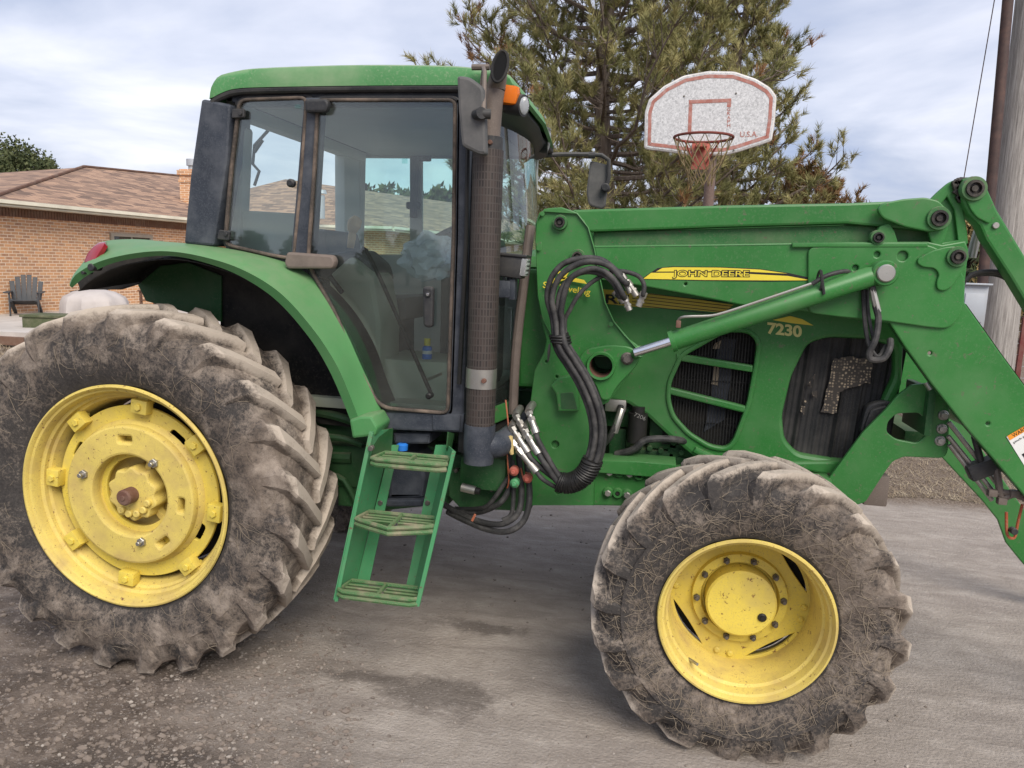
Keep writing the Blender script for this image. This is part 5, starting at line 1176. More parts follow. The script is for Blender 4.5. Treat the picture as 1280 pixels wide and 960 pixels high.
# rear frame, far side frame
mb = MB()
mb.box((X0+.05, .0, 2.53), (.08, 1.5, .07), None, .01); mb.box((X0+.03, .15, 1.80), (.10, 1.2, .30), None, .02); mb.box((X0+.03, .62, 2.1), (.07, .30, .9), None, .02)
for s_ in (1,): mb.tube([(X0+.02, s_*.74, 1.5), (X0+.04, s_*.74, 2.5)], .05, 8)
mb.build('rear_frame', 'cabgrey', cabf)
mb = MB(); Yf = .79
def pxr(x0, y0, x1, y1, r=3): return q(Yf, fillet([(x0, y0), (x1, y0), (x1, y1), (x0, y1)], r))
outl = [(X0+.02, 1.1), (1.47, 1.1), (1.47, 2.575), (X0+.02, 2.575)]
def clampx(P): return P
holes = [pxr(450, 190, 512, 318), pxr(527, 190, 556, 318)]
holes = [[(x, min(z, 2.53)) for x, z in h] for h in holes]
xr = 1.43; hh_ = q(Yf, [(527, 190), (527, 318)]); hh_[0] = (hh_[0][0], min(2.53, hh_[0][1])); holes[1] = [(hh_[0][0], hh_[0][1]), (xr, hh_[0][1]), (xr, hh_[1][1]), (hh_[1][0], hh_[1][1])]
mb.plate(outl, Yf, Yf+.04, holes, .006); far_ = mb.build('far_side_frame', 'cabgrey', cabf)
mb = MB(); 
for h in holes: mb.plate(h, Yf+.02, Yf+.024, (), .0005)
mb.build('far_glass', 'glassfar', far_)
mb = MB()
for x, y in ((447, 193), (450, 233), (530, 197), (517, 257)): p = at(x, y, Yf-.01); mb.box(p, (.09, .05, .045), None, .012)
mb.tube([at(519, 195, Yf-.02), at(517, 272, Yf-.02)], .028, 6); mb.build('far_hinges', 'cabdark', far_)
# wiper seen in the rear left window
mb = MB(); mb.tube(px([(338, 160, .5), (318, 182, .5), (316, 205, .5), (324, 214, .5), (318, 232, .5)]), .010, 6); mb.tube(px([(318, 190, .5), (328, 175, .5)]), .012, 6); mb.build('rear_wiper', 'ink', cabf)
# grey lower corner trim by the rear window
mb = MB(); mb.plate(q(-.72, fillet([(288, 150), (309, 160), (303, 300), (276, 300)], 4)), -.74, -.66, (), .015); mb.plate(q(-.70, [(285, 262), (372, 267), (366, 335), (283, 306)]), -.72, -.70, (), .01); mb.build('inner_trim', 'cabgrey', cabf)
# windscreen, bowed forward
gl = MB(); rails = []
for z in (1.05, 1.5, 2.0, 2.5):
    rails.append([Vector((1.44+.17*(1-(y/.77)**2)-.05*(abs(z-1.7)/.8)**2*(1 if z > 1.7 else .3), y, z)) for y in np.linspace(-.77, .77, 13)])
gl.loft(rails, 26); gl.build('windscreen', 'glass', cabf, angle=180)
mb = MB(); mb.tube([(1.435, .775, 1.05), (1.45, .78, 1.9), (1.42, .775, 2.5)], .022, 8, smooth=3); mb.tube([(1.44, -.775, 1.05), (1.455, -.78, 1.9), (1.42, -.77, 2.5)], .028, 8, smooth=3); mb.tube([(1.44+.17*(1-(y/.77)**2)+.004, y, 1.5-.45) for y in np.linspace(-.77, .77, 9)], .025, 6); mb.build('windscreen_frame', 'black', cabf)
# front dust-brown post in front of the cab corner
mb = MB(); mb.tube(px([(663, 283, -.55), (655, 350, -.60), (645, 440, -.62), (641, 517, -.62)]), .022, 10, smooth=4); mb.build('intake_post', 'stack', T)
mb = MB(); mb.plate(q(-.60, [(610, 380), (640, 385), (636, 512), (604, 520)]), -.60, -.58, (), .004); mb.build('lower_front_glass', 'glass', cabf)
mb = MB(); mb.plate(q(-.6, [(612, 510), (640, 500), (640, 520), (612, 532)]), -.62, -.5, (), .006); mb.build('cab_foot', 'green', T)
# visor, roof lights
mb = MB()
rl = []
for y in (-.80, -.72, -.5, 0, .5, .72, .80):
    k = 1-(abs(y)/.8)**4*.35
    rl.append([Vector((X1-.22, y, zb_+.01)), Vector((X1-.05*k-max(0, y)*.10, y, zb_+.012)), Vector((X1-.03*k-max(0, y)*.10, y, zb_-.01)), Vector((X1-.05*k-max(0, y)*.10, y, zb_-.035)), Vector((X1-.10-max(0, y)*.08, y, zb_-.055)), Vector((X1-.2, y, zb_-.06))])
mb.loft(rl, 16, .01); vis = mb.build('visor', 'black', roofo, angle=40)
def roundlight(c, dr, r, nm='work_light'):
    d = Vector(dr).normalized(); m_ = MB(); m_.tube([c-d*.11, c-d*.08, c-d*.02, c], [r*.6, r*1.0, r*1.15, r*1.12], 24); o = m_.build(nm, 'black', vis)
    m_ = MB(); m_.tube([c-d*.012, c+d*.003, c+d*.008], [r*.9, r*.9, r*.6], 24); m_.build('lens', 'lens', o)
c = at(655, 132, -.82); roundlight(c, (.95, -.35, -.12), .038)
c = at(686, 176, .55); roundlight(c, (1, .1, -.1), .065)
mb = MB(); c = at(636, 119, -.84); mb.box(c, (.085, .055, .075), Matrix.Rotation(R(8), 3, 'Y'), .018); am = mb.build('amber_marker_light', 'amber', roofo)
mb = MB(); mb.box(c+Vector((-.012, .03, -.03)), (.095, .04, .05), None, .012); mb.build('marker_light_base', 'black', am)
# interior
mb = MB(); mb.box((.86, 0, 1.20), (1.15, 1.3, .05), None, .01); mb.build('cab_floor', 'cabolive', T)
fl_ = MB(); fl_.plate(q(-.70, [(470, 508), (560, 512), (563, 480), (440, 452)]), -.70, -.69, (), .003)
mb = MB(); mb.box((.74, .0, 1.62), (.50, .50, .13), Matrix.Rotation(R(-4), 3, 'Y'), .05); mb.box((.50, .0, 1.82), (.14, .48, .42), Matrix.Rotation(R(-8), 3, 'Y'), .05); mb.box((.72, 0, 1.45), (.36, .36, .42), None, .04); mb.build('driver_seat', 'cabdark', T)
mb = MB(); mb.plate(q(-.55, fillet([(412, 345), (440, 320), (470, 345), (480, 400), (478, 512), (440, 508), (418, 420)], 6)), -.58, -.30, (), .03); mb.build('side_console', 'cabolive', T)
mb = MB(); mb.plate(q(-.40, fillet([(400, 322), (455, 312), (476, 330), (482, 350), (440, 352), (400, 348)], 5)), -.52, -.25, (), .02); cons = mb.build('control_console', 'cabdark', T)
mb = MB(); mb.tube(px([(438, 310, -.38), (440, 296, -.38), (441, 288, -.38)]), [.017, .020, .018], 12); mb.tube(px([(440, 290, -.38), (443, 280, -.38), (448, 273, -.38)]), [.022, .036, .024], 12, smooth=4); mb.build('gear_lever', 'tan', cons)
mb = MB(); mb.box((1.28, 0, 1.62), (.28, .42, .80), None, .06); mb.tube([(1.22, 0, 1.75), (1.10, 0, 1.98)], .045, 12); mb.box((1.22, 0, 2.0), (.12, .34, .12), Matrix.Rotation(R(25), 3, 'Y'), .03); mb.build('steering_console', 'cabdark', T)
mb = MB(); c = Vector((1.10, 0, 1.99)); ax = Vector((-.5, 0, .86)).normalized(); e1_ = Vector((0, 1, 0)); e2_ = ax.cross(e1_); mb.tube([c+(e1_*math.cos(t)+e2_*math.sin(t))*.205 for t in np.linspace(0, 2*PI, 36)[:-1]], .016, 8, closed=True)
for t in (0, 2.2, 4.1): mb.tube([c-ax*.03, c+(e1_*math.cos(t)+e2_*math.sin(t))*.2], .014, 6)
mb.build('steering_wheel', 'cabdark', T)
mb = MB(); bgc = at(540, 322, -.35)
bb_ = bmesh.new(); bmesh.ops.create_icosphere(bb_, subdivisions=4, radius=1)
for v in bb_.verts: k = 1+.35*noise.noise(v.co*2.3)+.12*noise.noise(v.co*7); v.co = Vector((v.co.x*.15*k, v.co.y*.14*k, v.co.z*.11*k))+bgc
mb.bm(bb_); o = mb.build('plastic_bag', 'bag', angle=25); tag(o, 'crumpled clear plastic bag lying by the steering wheel inside the cab', 'bag')
mb = MB(); p = at(534, 437, -.45); mb.tube([(p.x, p.y, p.z-.045), (p.x, p.y, p.z+.01), (p.x, p.y, p.z+.02)], [.024, .024, .014], 16); bt = mb.build('spray_bottle', 'blue'); tag(bt, 'small blue and white bottle with a yellow cap on the cab floor', 'bottle')
mb = MB(); mb.cyl((p.x, p.y, p.z+.02), (p.x, p.y, p.z+.055), .016, 14); mb.build('cap', 'decal', bt)
mb = MB(); mb.tube([(p.x, p.y, p.z-.02), (p.x, p.y, p.z-.004)], .0245, 16); mb.build('bottle_label', 'white', bt)
# low inner platform that the bottle stands on
mb = MB(); mb.box((p.x-.02, p.y+.12, p.z-.045-.17), (.42, .40, .34), None, .02); mb.build('cab_step', 'cabolive', T)
mb = MB(); a = at(545, 470, -.5); mb.box((a.x, a.y, a.z), (.09, .06, .02), Matrix.Rotation(R(-25), 3, 'Y'), .003); o = mb.build('cardboard_scrap', 'tan'); tag(o, 'small scrap of tan cardboard on the cab floor behind the door glass', 'cardboard')

# ---------------------------------------------------------------- fender
def P3(pts): return px(pts)
fm = MB()
L0 = [(90, 360, -1.03), (108, 345, -1.03), (138, 330, -1.03), (175, 322, -1.03), (215, 320, -1.03), (255, 328, -1.03), (300, 345, -1.03), (345, 375, -1.03), (385, 420, -1.02), (410, 460, -1.0), (428, 500, -.98), (440, 530, -.97), (446, 541, -.96)]
Lm = [(87, 357, -1.055), (95, 343, -1.055), (124, 327, -1.055), (165, 317, -1.055), (208, 314, -1.055), (254, 321, -1.055), (303, 337, -1.055), (350, 366, -1.055), (391, 411, -1.045), (420, 455, -1.02), (438, 496, -1.0), (450, 527, -.98), (457, 540, -.97)]
L1 = [(87, 354, -1.04), (95, 339, -1.03), (118, 325, -1.02), (155, 313, -1.015), (205, 308, -1.01), (252, 312, -1.01), (302, 324, -1.), (350, 350, -.99), (395, 392, -.97), (427, 440, -.95), (447, 487, -.93), (462, 520, -.92), (470, 536, -.92)]
L2 = [(104, 330, -.92), (112, 318, -.91), (135, 307, -.90), (168, 303, -.88), (208, 303, -.86), (255, 307, -.86), (310, 316, -.85), (357, 331, -.85), (396, 358, -.85), (428, 410, -.85), (451, 460, -.85), (468, 500, -.86), (480, 530, -.87)]
L3 = [(118, 312, -.80), (122, 304, -.78), (140, 300, -.77), (172, 299, -.76), (208, 302, -.76), (255, 306, -.78), (310, 314, -.80), (360, 328, -.82), (400, 356, -.83), (432, 408, -.83), (455, 458, -.83), (471, 498, -.84), (482, 528, -.85)]
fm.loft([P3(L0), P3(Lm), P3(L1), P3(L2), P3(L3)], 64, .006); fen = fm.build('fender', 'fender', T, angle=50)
mb = MB(); mb.plate(q(-.93, fillet([(444, 521), (458, 516), (472, 516), (480, 530), (476, 541), (448, 544)], 3)), -1.0, -.84, (), .012); mb.build('fender_foot', 'fender', fen)
# inside of the fender
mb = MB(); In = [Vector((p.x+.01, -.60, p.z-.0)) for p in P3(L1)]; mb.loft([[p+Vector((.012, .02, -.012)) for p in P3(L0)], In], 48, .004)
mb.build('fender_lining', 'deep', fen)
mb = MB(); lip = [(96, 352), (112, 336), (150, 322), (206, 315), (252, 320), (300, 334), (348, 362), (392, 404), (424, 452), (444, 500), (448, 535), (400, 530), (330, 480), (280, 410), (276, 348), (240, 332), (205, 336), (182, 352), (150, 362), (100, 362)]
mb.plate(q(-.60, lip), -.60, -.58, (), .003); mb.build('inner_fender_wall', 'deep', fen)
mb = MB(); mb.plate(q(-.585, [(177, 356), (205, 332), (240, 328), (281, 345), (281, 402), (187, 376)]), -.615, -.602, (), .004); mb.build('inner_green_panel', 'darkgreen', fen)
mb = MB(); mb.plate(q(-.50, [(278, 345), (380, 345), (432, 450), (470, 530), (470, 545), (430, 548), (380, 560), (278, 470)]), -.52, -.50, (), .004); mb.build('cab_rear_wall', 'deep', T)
mb = MB(); p = at(114, 334, -1.05); mb.disc((p.x, p.z), -1.056, -1.0, .016, 20); p = at(104, 341, -1.05); mb.disc((p.x, p.z), -1.056, -1.0, .007, 14); mb.build('fender_plugs', 'black', fen)
# red tail lamp
mb = MB(); ta = [(105, 328, -.99), (110, 316, -.98), (120, 307, -.97), (131, 303, -.96)]; tb = [(107, 327, -.90), (112, 314, -.89), (122, 304, -.88), (133, 302, -.87)]; tcx = [(118, 326, -1.01), (122, 319, -1.0), (127, 311, -.99), (131, 304, -.97)]
mb.loft([P3(tcx), P3(ta), P3(tb)], 14, .02); mb.build('tail_lamp', 'tail', fen)
# implement bits behind the axle, seen between fender and frame
mb = MB()
for pts, r_ in (([(395, 515, -.6), (420, 520, -.62), (445, 528, -.6)], .022), ([(400, 545, -.65), (430, 548, -.65), (452, 556, -.62)], .016), ([(380, 570, -.6), (440, 572, -.6)], .03), ([(405, 592, -.6), (430, 600, -.62), (450, 640, -.6)], .014)): mb.tube(px(pts), r_, 8, smooth=3)
mb.build('rear_linkage', 'darkgreen', T)

# ---------------------------------------------------------------- exhaust
mb = MB(); YE = -.90
e0_, e1_ = at(611, 172, YE), at(600, 532, YE); dd = (e1_-e0_).normalized()
def tubeuv(a, b, r, name, mat, parent, n=36):
    m_ = MB(); m_.cyl(a, b, r, n); o = m_.build(name, mat, parent, angle=40); me = o.data; l = me.uv_layers.new(name='UVMap'); off = WL[o.name]; ax = (b-a).normalized(); s1 = ax.orthogonal().normalized(); s2 = ax.cross(s1)
    for pl_ in me.polygons:
        cen = pl_.center+off-a; base = math.atan2(cen.dot(s2), cen.dot(s1))
        for li in pl_.loop_indices:
            p = me.vertices[me.loops[li].vertex_index].co+off-a; th = math.atan2(p.dot(s2), p.dot(s1)); th = base+((th-base+PI) % (2*PI)-PI); l.data[li].uv = (th*r, p.dot(ax))
    return o
s_a, s_b = e0_+dd*.05, e1_
ex = tubeuv(s_a, s_b, .062, 'exhaust', 'slots', T)
mb = MB(); mb.cyl(e0_-dd*.0, s_a+dd*.01, .057, 32); mb.build('shield_cap', 'black', ex)
mb = MB(); t0 = at(612, 168, YE); mb.tube([t0+dd*.02, at(616, 130, YE), at(619, 112, YE)], [.042, .040, .039], 32, smooth=3, cap=False); st = mb.build('exhaust_stack', 'stack', ex, angle=80)
mo = at(625, 81, YE-.033); ddm = Vector((.15, -.75, .62)).normalized()
mb = MB(); s1 = ddm.orthogonal().normalized(); 
up_ = Vector((.12, .35, .93)).normalized(); sx_ = Vector((1, 0, -.05)).normalized()
mc_ = at(625, 83, YE-.04)
P = [mc_+sx_*(.030*math.cos(t))+Vector((.03, .0, 1)).normalized()*(.066*math.sin(t))+Vector((0, .035, 0))*math.sin(t) for t in np.linspace(0, 2*PI, 32)[:-1]]
mb.tube(P, .006, 6, closed=True); mb.build('stack_mouth_rim', 'deep', ex)
mb = MB(); mb.add(P, [tuple(range(len(P)))]); mb.build('stack_mouth', 'soot', ex, smooth=False)  # flat black face closes the pipe, its inner shade is only colour
mb = MB(); c0_ = at(619, 113, YE); R0_ = [c0_+Vector((.0395*math.cos(t), .0395*math.sin(t), 0)) for t in np.linspace(0, 2*PI, 32)[:-1]]; c1_ = at(621, 102, YE-.006); R1_ = [c1_+Vector((.039*math.cos(t), .040*math.sin(t), .022*math.sin(t)+.004*math.cos(t))) for t in np.linspace(0, 2*PI, 32)[:-1]]
V = R0_+R1_+P; n = 31; mb.add(V, [(i, (i+1) % n, n+(i+1) % n, n+i) for i in range(n)]+[(n+i, n+(i+1) % n, 2*n+(i+1) % n, 2*n+i) for i in range(n)]); mb.build('stack_bend', 'stack', ex, angle=60)
mb = MB(); a = at(602, 460, YE); b_ = at(601, 484, YE); mb.cyl(a, b_, .0645, 36); clp = mb.build('clamp_band', 'steel', ex); mb = MB(); p = at(605, 476, YE-.062); mb.disc((p.x, p.z), p.y-.012, p.y+.01, .010, 12); mb.build('clamp_bolt', 'rust', clp)
mb = MB(); p = at(613, 178, YE-.055); mb.disc((p.x, p.z), p.y-.012, p.y+.01, .009, 10); mb.build('cap_bolt', 'rust', ex)
mb = MB(); a = at(600, 530, YE); mb.tube([a, at(599, 556, YE), at(598, 578, YE)], [.066, .067, .064], 32); mb.tube(px([(600, 555, YE), (625, 555, YE+.06), (650, 535, YE+.3), (668, 520, YE+.45)]), [.055, .055, .05, .05], 24, smooth=4); mb.build('exhaust_elbow', 'bluegrey', ex)
# thin stay bar beside the exhaust
mb = MB(); mb.tube(px([(586, 120, -.86), (583, 300, -.86), (574, 480, -.86)]), .010, 8); mb.build('grab_rail', 'ink', cabf)

# ---------------------------------------------------------------- mirrors, work lamp
mi_ = MB(); YMi = -1.02
mi_.plate(q(YMi, fillet([(572, 95), (588, 97), (606, 110), (608, 150), (609, 194), (600, 194), (578, 183), (574, 140)], [5, 5, 6, 1, 4, 4, 5, 1])), YMi-.015, YMi+.03, (), .012)
V0 = mi_.v; mirror = mi_.build('side_mirror', 'mirror_back', T)
p = at(599, 144, YMi); mb = MB(); mb.tube([p+Vector((-.01, -.01, 0)), p+Vector((.02, -.045, 0))], [.020, .022], 16); mb.tube([p+Vector((.0, -.03, 0)), p+Vector((.05, -.02, 0))], [.017, .019], 14); mb.build('mirror_knob', 'black', mirror)
mb = MB(); mb.tube(px([(604, 142, YMi-.02), (606, 90, -.98), (604, 84, -.9)]), .009, 8); mb.tube(px([(590, 84, -.9), (612, 84, -.9)]), .012, 8); mb.tube(px([(600, 120, -.9), (604, 88, -.9)]), .008, 6); mb.build('mirror_arm', 'stack', mirror)
mb = MB(); mb.plate(q(YMi+.02, fillet([(577, 104), (600, 108), (606, 124), (606, 186), (588, 182), (579, 168)], 6)), YMi+.02, YMi+.023, (), .001); mb.build('mirror_glass', 'mirror', mirror)
YM2 = .98
m2 = MB(); m2.plate(q(YM2, fillet([(738, 201), (762, 207), (757, 258), (752, 262), (736, 257), (733, 240)], 4)), YM2-.02, YM2+.02, (), .012); mirror2 = m2.build('side_mirror', 'mirror_back', T)
mb = MB(); mb.tube(px([(668, 195, .78), (700, 193, .85), (739, 193, YM2-.04), (752, 194, YM2-.04), (761, 200, YM2-.04), (761, 222, YM2-.04), (757, 236, YM2-.04)]), .014, 8); mb.tube(px([(736, 194, YM2-.04), (744, 194, YM2-.04)]), .022, 10); p = at(757, 235, YM2-.04); mb.disc((p.x, p.z), YM2-.08, YM2-.02, .028, 16, .3); mb.build('mirror_arm', 'black', mirror2)
YL = -.74
mb = MB(); a = at(641, 333, YL); mb.box(a, (.11, .10, .095), Matrix.Rotation(R(6), 3, 'Y'), .014); mb.box(a+Vector((.0, 0, .048)), (.14, .115, .012), Matrix.Rotation(R(4), 3, 'Y'), .004); wl_ = mb.build('work_lamp', 'black', T)
mb = MB(); mb.box(a+Vector((.055, -.01, -.002)), (.025, .085, .075), Matrix.Rotation(R(6), 3, 'Y'), .006); mb.build('lens', 'lens', wl_)
mb = MB(); a = at(627, 361, YL); mb.box(a, (.09, .07, .075), None, .01); mb.box(a+Vector((.05, 0, 0)), (.03, .06, .09), None, .006); mb.tube([a+Vector((.03, 0, .03)), a+Vector((.045, 0, .09))], .012, 8); mb.tube([a+Vector((.01, -.02, .03)), a+Vector((.02, -.03, .06)), a+Vector((.05, -.02, .1))], .004, 5); mb.build('lamp_bracket', 'bluegrey', wl_)

# ---------------------------------------------------------------- steps
YS0, YS1 = -1.03, -.84
def quadplate(pts, th=.006):
    m_ = MB(); b = bmesh.new(); vs = [b.verts.new(p) for p in px(pts)]; b.faces.new(vs); bmesh.ops.recalc_face_normals(b, faces=b.faces); bmesh.ops.solidify(b, geom=b.faces[:], thickness=th); return m_.bm(b)
sm = quadplate([(463, 540, YS0), (418, 750, YS0), (444, 737, YS1), (491, 536, YS1)])
x_ = quadplate([(489, 556, YS1), (444, 737, YS1), (460, 737, YS1), (499, 556, YS1)]); sm.add(x_.v, x_.f)
x_ = quadplate([(463, 540, YS0), (418, 752, YS0), (422, 752, YS0), (466, 542, YS0)], .01); sm.add(x_.v, x_.f)
ladder = sm.build('ladder_side', 'step', T, smooth=False)
sm = quadplate([(570, 565, YS0), (525, 757, YS0), (517, 740, YS1), (560, 556, YS1)])
x_ = quadplate([(545, 556, YS1), (507, 738, YS1), (520, 738, YS1), (559, 556, YS1)]); sm.add(x_.v, x_.f)
x_ = quadplate([(566, 563, YS0), (520, 756, YS0), (525, 757, YS0), (570, 565, YS0)], .012); sm.add(x_.v, x_.f)
sm.build('ladder_side', 'step', T, smooth=False)
mb = MB(); sm = quadplate([(467, 538, -.98), (490, 535, -.84), (488, 570, -.84), (462, 580, -.98)]); mb.add(sm.v, sm.f); mb.build('ladder_hanger', 'darkgreen', T, smooth=False); mb = MB(); sm = quadplate([(561, 540, -.9), (568, 542, -.84), (562, 575, -.84), (559, 560, -.9)]); mb.add(sm.v, sm.f); mb.build('ladder_hanger', 'darkgreen', T, smooth=False)
mb = MB()
for x, y in ((464, 560), (476, 628), (535, 628)): p = at(x, y, YS0 if x == 464 else YS1); mb.disc((p.x, p.z), p.y-.012, p.y+.01, .012, 12)
for x, y in ((475, 636), (533, 636)): p = at(x, y, YS1); mb.disc((p.x, p.z), p.y-.002, p.y+.01, .009, 12)
mb.build('ladder_bolts', 'bolt', ladder)
for k, (xa, xb, y, nose, wy) in enumerate(((463, 556, 588, 0, 0), (443, 540, 664, 8, 0), (421, 521, 753, 0, 0))):
    A = at(xa, y-14, YS0-.02); B_ = at(xb, y-14, YS0-.02); z = A.z; Xa, Xb = A.x, B_.x; Yn, Yfr = YS0-.02, YS0+.10
    if nose: Yn -= .0
    mb = MB(); C_ = ((Xa+Xb)/2, Yn-(.06 if nose else .0), z)
    mb.tube([(Xa, Yn+.02, z), (Xa+.03, Yn, z), C_, (Xb-.03, Yn, z), (Xb, Yn+.02, z), (Xb-.01, Yfr, z), (Xa+.02, Yfr, z), (Xa, Yn+.02, z)], .0105, 8)
    for dz in (-.022,): mb.tube([(Xa, Yn+.02, z+dz), (Xa+.03, Yn, z+dz), (C_[0], C_[1], z+dz), (Xb-.03, Yn, z+dz), (Xb, Yn+.02, z+dz)], .0115, 8)
    mb.tube([C_, ((Xa+Xb)/2, Yfr, z)], .010, 6)
    for i in range(3):
        yy = Yn+.03+(Yfr-Yn-.04)*i/2.6
        for x1_, x2_ in ((Xa+.015, (Xa+Xb)/2-.012), ((Xa+Xb)/2+.012, Xb-.015)): mb.box(((x1_+x2_)/2, yy, z-.010), (x2_-x1_, .009, .016), Matrix.Rotation(R(25), 3, 'X'))
    mb.build('step_tread', 'tread', T)
# boxes behind the ladder, below the cab
mb = MB(); mb.plate(q(-.70, fillet([(500, 535), (546, 536), (545, 549), (502, 549)], 2)), -.80, -.60, (), .01); mb.build('cab_mount_box', 'bluegrey', T)
mb = MB(); mb.plate(q(-.72, fillet([(487, 570), (505, 563), (522, 566), (530, 574), (534, 595), (530, 622), (486, 622)], 3)), -.74, -.45, (), .02); mb.plate(q(-.74, fillet([(484, 623), (531, 623), (530, 632), (484, 632)], 2)), -.76, -.45, (), .008); mb.build('battery_box', 'bluegrey', T)
mb = MB(); p = at(503, 557, -.80); mb.tube([p+Vector((0, 0, -.02)), p+Vector((0, 0, .005)), p+Vector((0, 0, .012))], [.024, .026, .016], 18); mb.build('filler_cap', 'blue', T)
# green cross structure under the cab
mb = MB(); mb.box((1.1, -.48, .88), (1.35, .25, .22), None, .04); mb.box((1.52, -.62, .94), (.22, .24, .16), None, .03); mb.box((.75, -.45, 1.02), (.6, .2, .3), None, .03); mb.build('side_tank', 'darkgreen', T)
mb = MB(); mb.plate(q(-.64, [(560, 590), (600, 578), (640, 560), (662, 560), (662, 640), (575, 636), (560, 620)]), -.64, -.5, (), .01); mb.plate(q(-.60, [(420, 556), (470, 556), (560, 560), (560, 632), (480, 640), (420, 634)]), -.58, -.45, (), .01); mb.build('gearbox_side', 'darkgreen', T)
for i in range(9): mb = MB(); p = at(570+i*9, 588+(i % 3)*12, -.66); mb.disc((p.x, p.z), -.67, -.64, .010, 8); mb.build('housing_bolt', 'bolt', T)
mb = MB()
mb.cyl(at(577, 609, -.76), at(594, 613, -.76), .020, 18); mb.build('coupling', 'steel', T)
mb = MB(); mb.cyl(at(594, 613, -.76), at(600, 614, -.76), .015, 14); mb.build('coupling_tip', 'ink', T)
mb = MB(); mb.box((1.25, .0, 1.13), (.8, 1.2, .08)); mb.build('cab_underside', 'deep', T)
# lower hydraulic hoses
hs = [([(636, 560, -.72), (638, 600, -.74), (632, 620, -.76), (620, 632, -.76), (600, 640, -.7), (575, 640, -.65), (556, 632, -.6)], .013), ([(648, 568, -.72), (652, 610, -.74), (648, 640, -.77), (628, 655, -.78), (600, 652, -.74), (570, 640, -.66), (552, 628, -.6)], .014),
      ([(658, 575, -.72), (662, 620, -.76), (655, 650, -.78), (636, 664, -.8), (610, 662, -.76), (580, 650, -.7), (560, 640, -.62)], .014), ([(640, 590, -.72), (632, 602, -.75), (612, 630, -.74), (596, 636, -.7), (570, 636, -.62)], .011), ([(641, 575, -.74), (642, 600, -.76), (640, 640, -.77), (628, 650, -.78)], .010)]
for pts, r_ in hs: mb = MB(); mb.tube(px(pts), r_, 10, smooth=7); mb.build('lower_hose', 'hose', T)
mb = MB(); mb.tube(px([(632, 500, -.73), (636, 540, -.76), (634, 566, -.78), (636, 600, -.77), (634, 610, -.76)]), .0035, 6, smooth=5); mb.tube(px([(651, 585, -.76), (655, 600, -.76), (658, 590, -.76)]), .004, 6, smooth=4); mb.tube(px([(590, 651, -.79), (594, 643, -.79)]), .006, 6); mb.build('red_tie', 'orange', T)
for x, y, mt_ in ((643, 588, 'red'), (660, 597, 'red'), (644, 603, 'step')):
    p = at(x, y, -.79); mb = MB(); mb.disc((p.x, p.z), -.815, -.78, .021, 18, .4); mb.disc((p.x, p.z), -.825, -.80, .011, 12, .3); mb.build('dust_cap', mt_, T)
# mast hose bundle with steel fittings
fit = [((645, 520), (656, 540)), ((661, 515), (668, 535)), ((640, 535), (655, 558)), ((656, 538), (669, 560)), ((640, 552), (663, 580))]
ends = []
pinned = [((641, 524), (636, 535)), ]
YHs = -.80
for k, (a, b_) in enumerate(fit):
    mb = MB(); A = at(*a, YHs+.03-k*.012); B_ = at(*b_, YHs-k*.012); d = B_-A
    mb.tube([A+Vector((0, .1, .015)), A+Vector((0, .03, .012)), A], .018, 12); mb.tube([A, A+d*.2], .017, 6); mb.tube([A+d*.2, A+d*.36], .013, 12); mb.tube([A+d*.36, A+d*.58], .018, 6); mb.tube([A+d*.58, A+d], .0155, 12)
    mb.tube([B_, B_+d*.35], .0185, 14)
    mb.build('hose_fitting', 'steel', T); ends.append((B_+d*.3, d.normalized()))
mb = MB(); mb.tube(px([(638, 545, -.84), (637, 556, -.84), (640, 568, -.84)]), [.010, .017, .008], 8); mb.build('yellow_tie', painted('yellow_tape', (.6, .45, .15), amt=.4, rough=.8), T)
low_ = [(702, 604), (716, 604), (733, 592), (745, 565), (748, 535), (742, 505), (729, 475), (715, 452), (702, 430)]
tie = (698, 424)
tops = [[(691, 400), (684, 372), (689, 348), (704, 330), (728, 323), (752, 325), (772, 340)],
        [(695, 400), (690, 374), (697, 350), (714, 334), (738, 327), (762, 333), (780, 352)],
        [(699, 402), (698, 378), (704, 358), (722, 342), (744, 340), (764, 350), (775, 370)],
        [(703, 402), (702, 384), (712, 350), (734, 337), (752, 338), (768, 350), (777, 366)],
        [(706, 402), (712, 388), (724, 368), (744, 350), (770, 339), (796, 344), (805, 356), (804, 368)]]
tend = [((778, 344), (788, 366)), ((785, 354), (796, 370)), ((770, 366), (780, 378)), ((781, 374), (787, 388)), ((804, 368), (798, 383))]
offs = [(-7, 6), (-3.5, 2.5), (0, 0), (3.5, -3), (7, -6.5)]
def norm_off(pts, d):
    out = []
    for i, p in enumerate(pts):
        a = Vector(pts[max(0, i-1)]); b = Vector(pts[min(len(pts)-1, i+1)]); t = (b-a).normalized(); n = Vector((-t.y, t.x)); out.append((p[0]+n.x*d, p[1]+n.y*d))
    return out
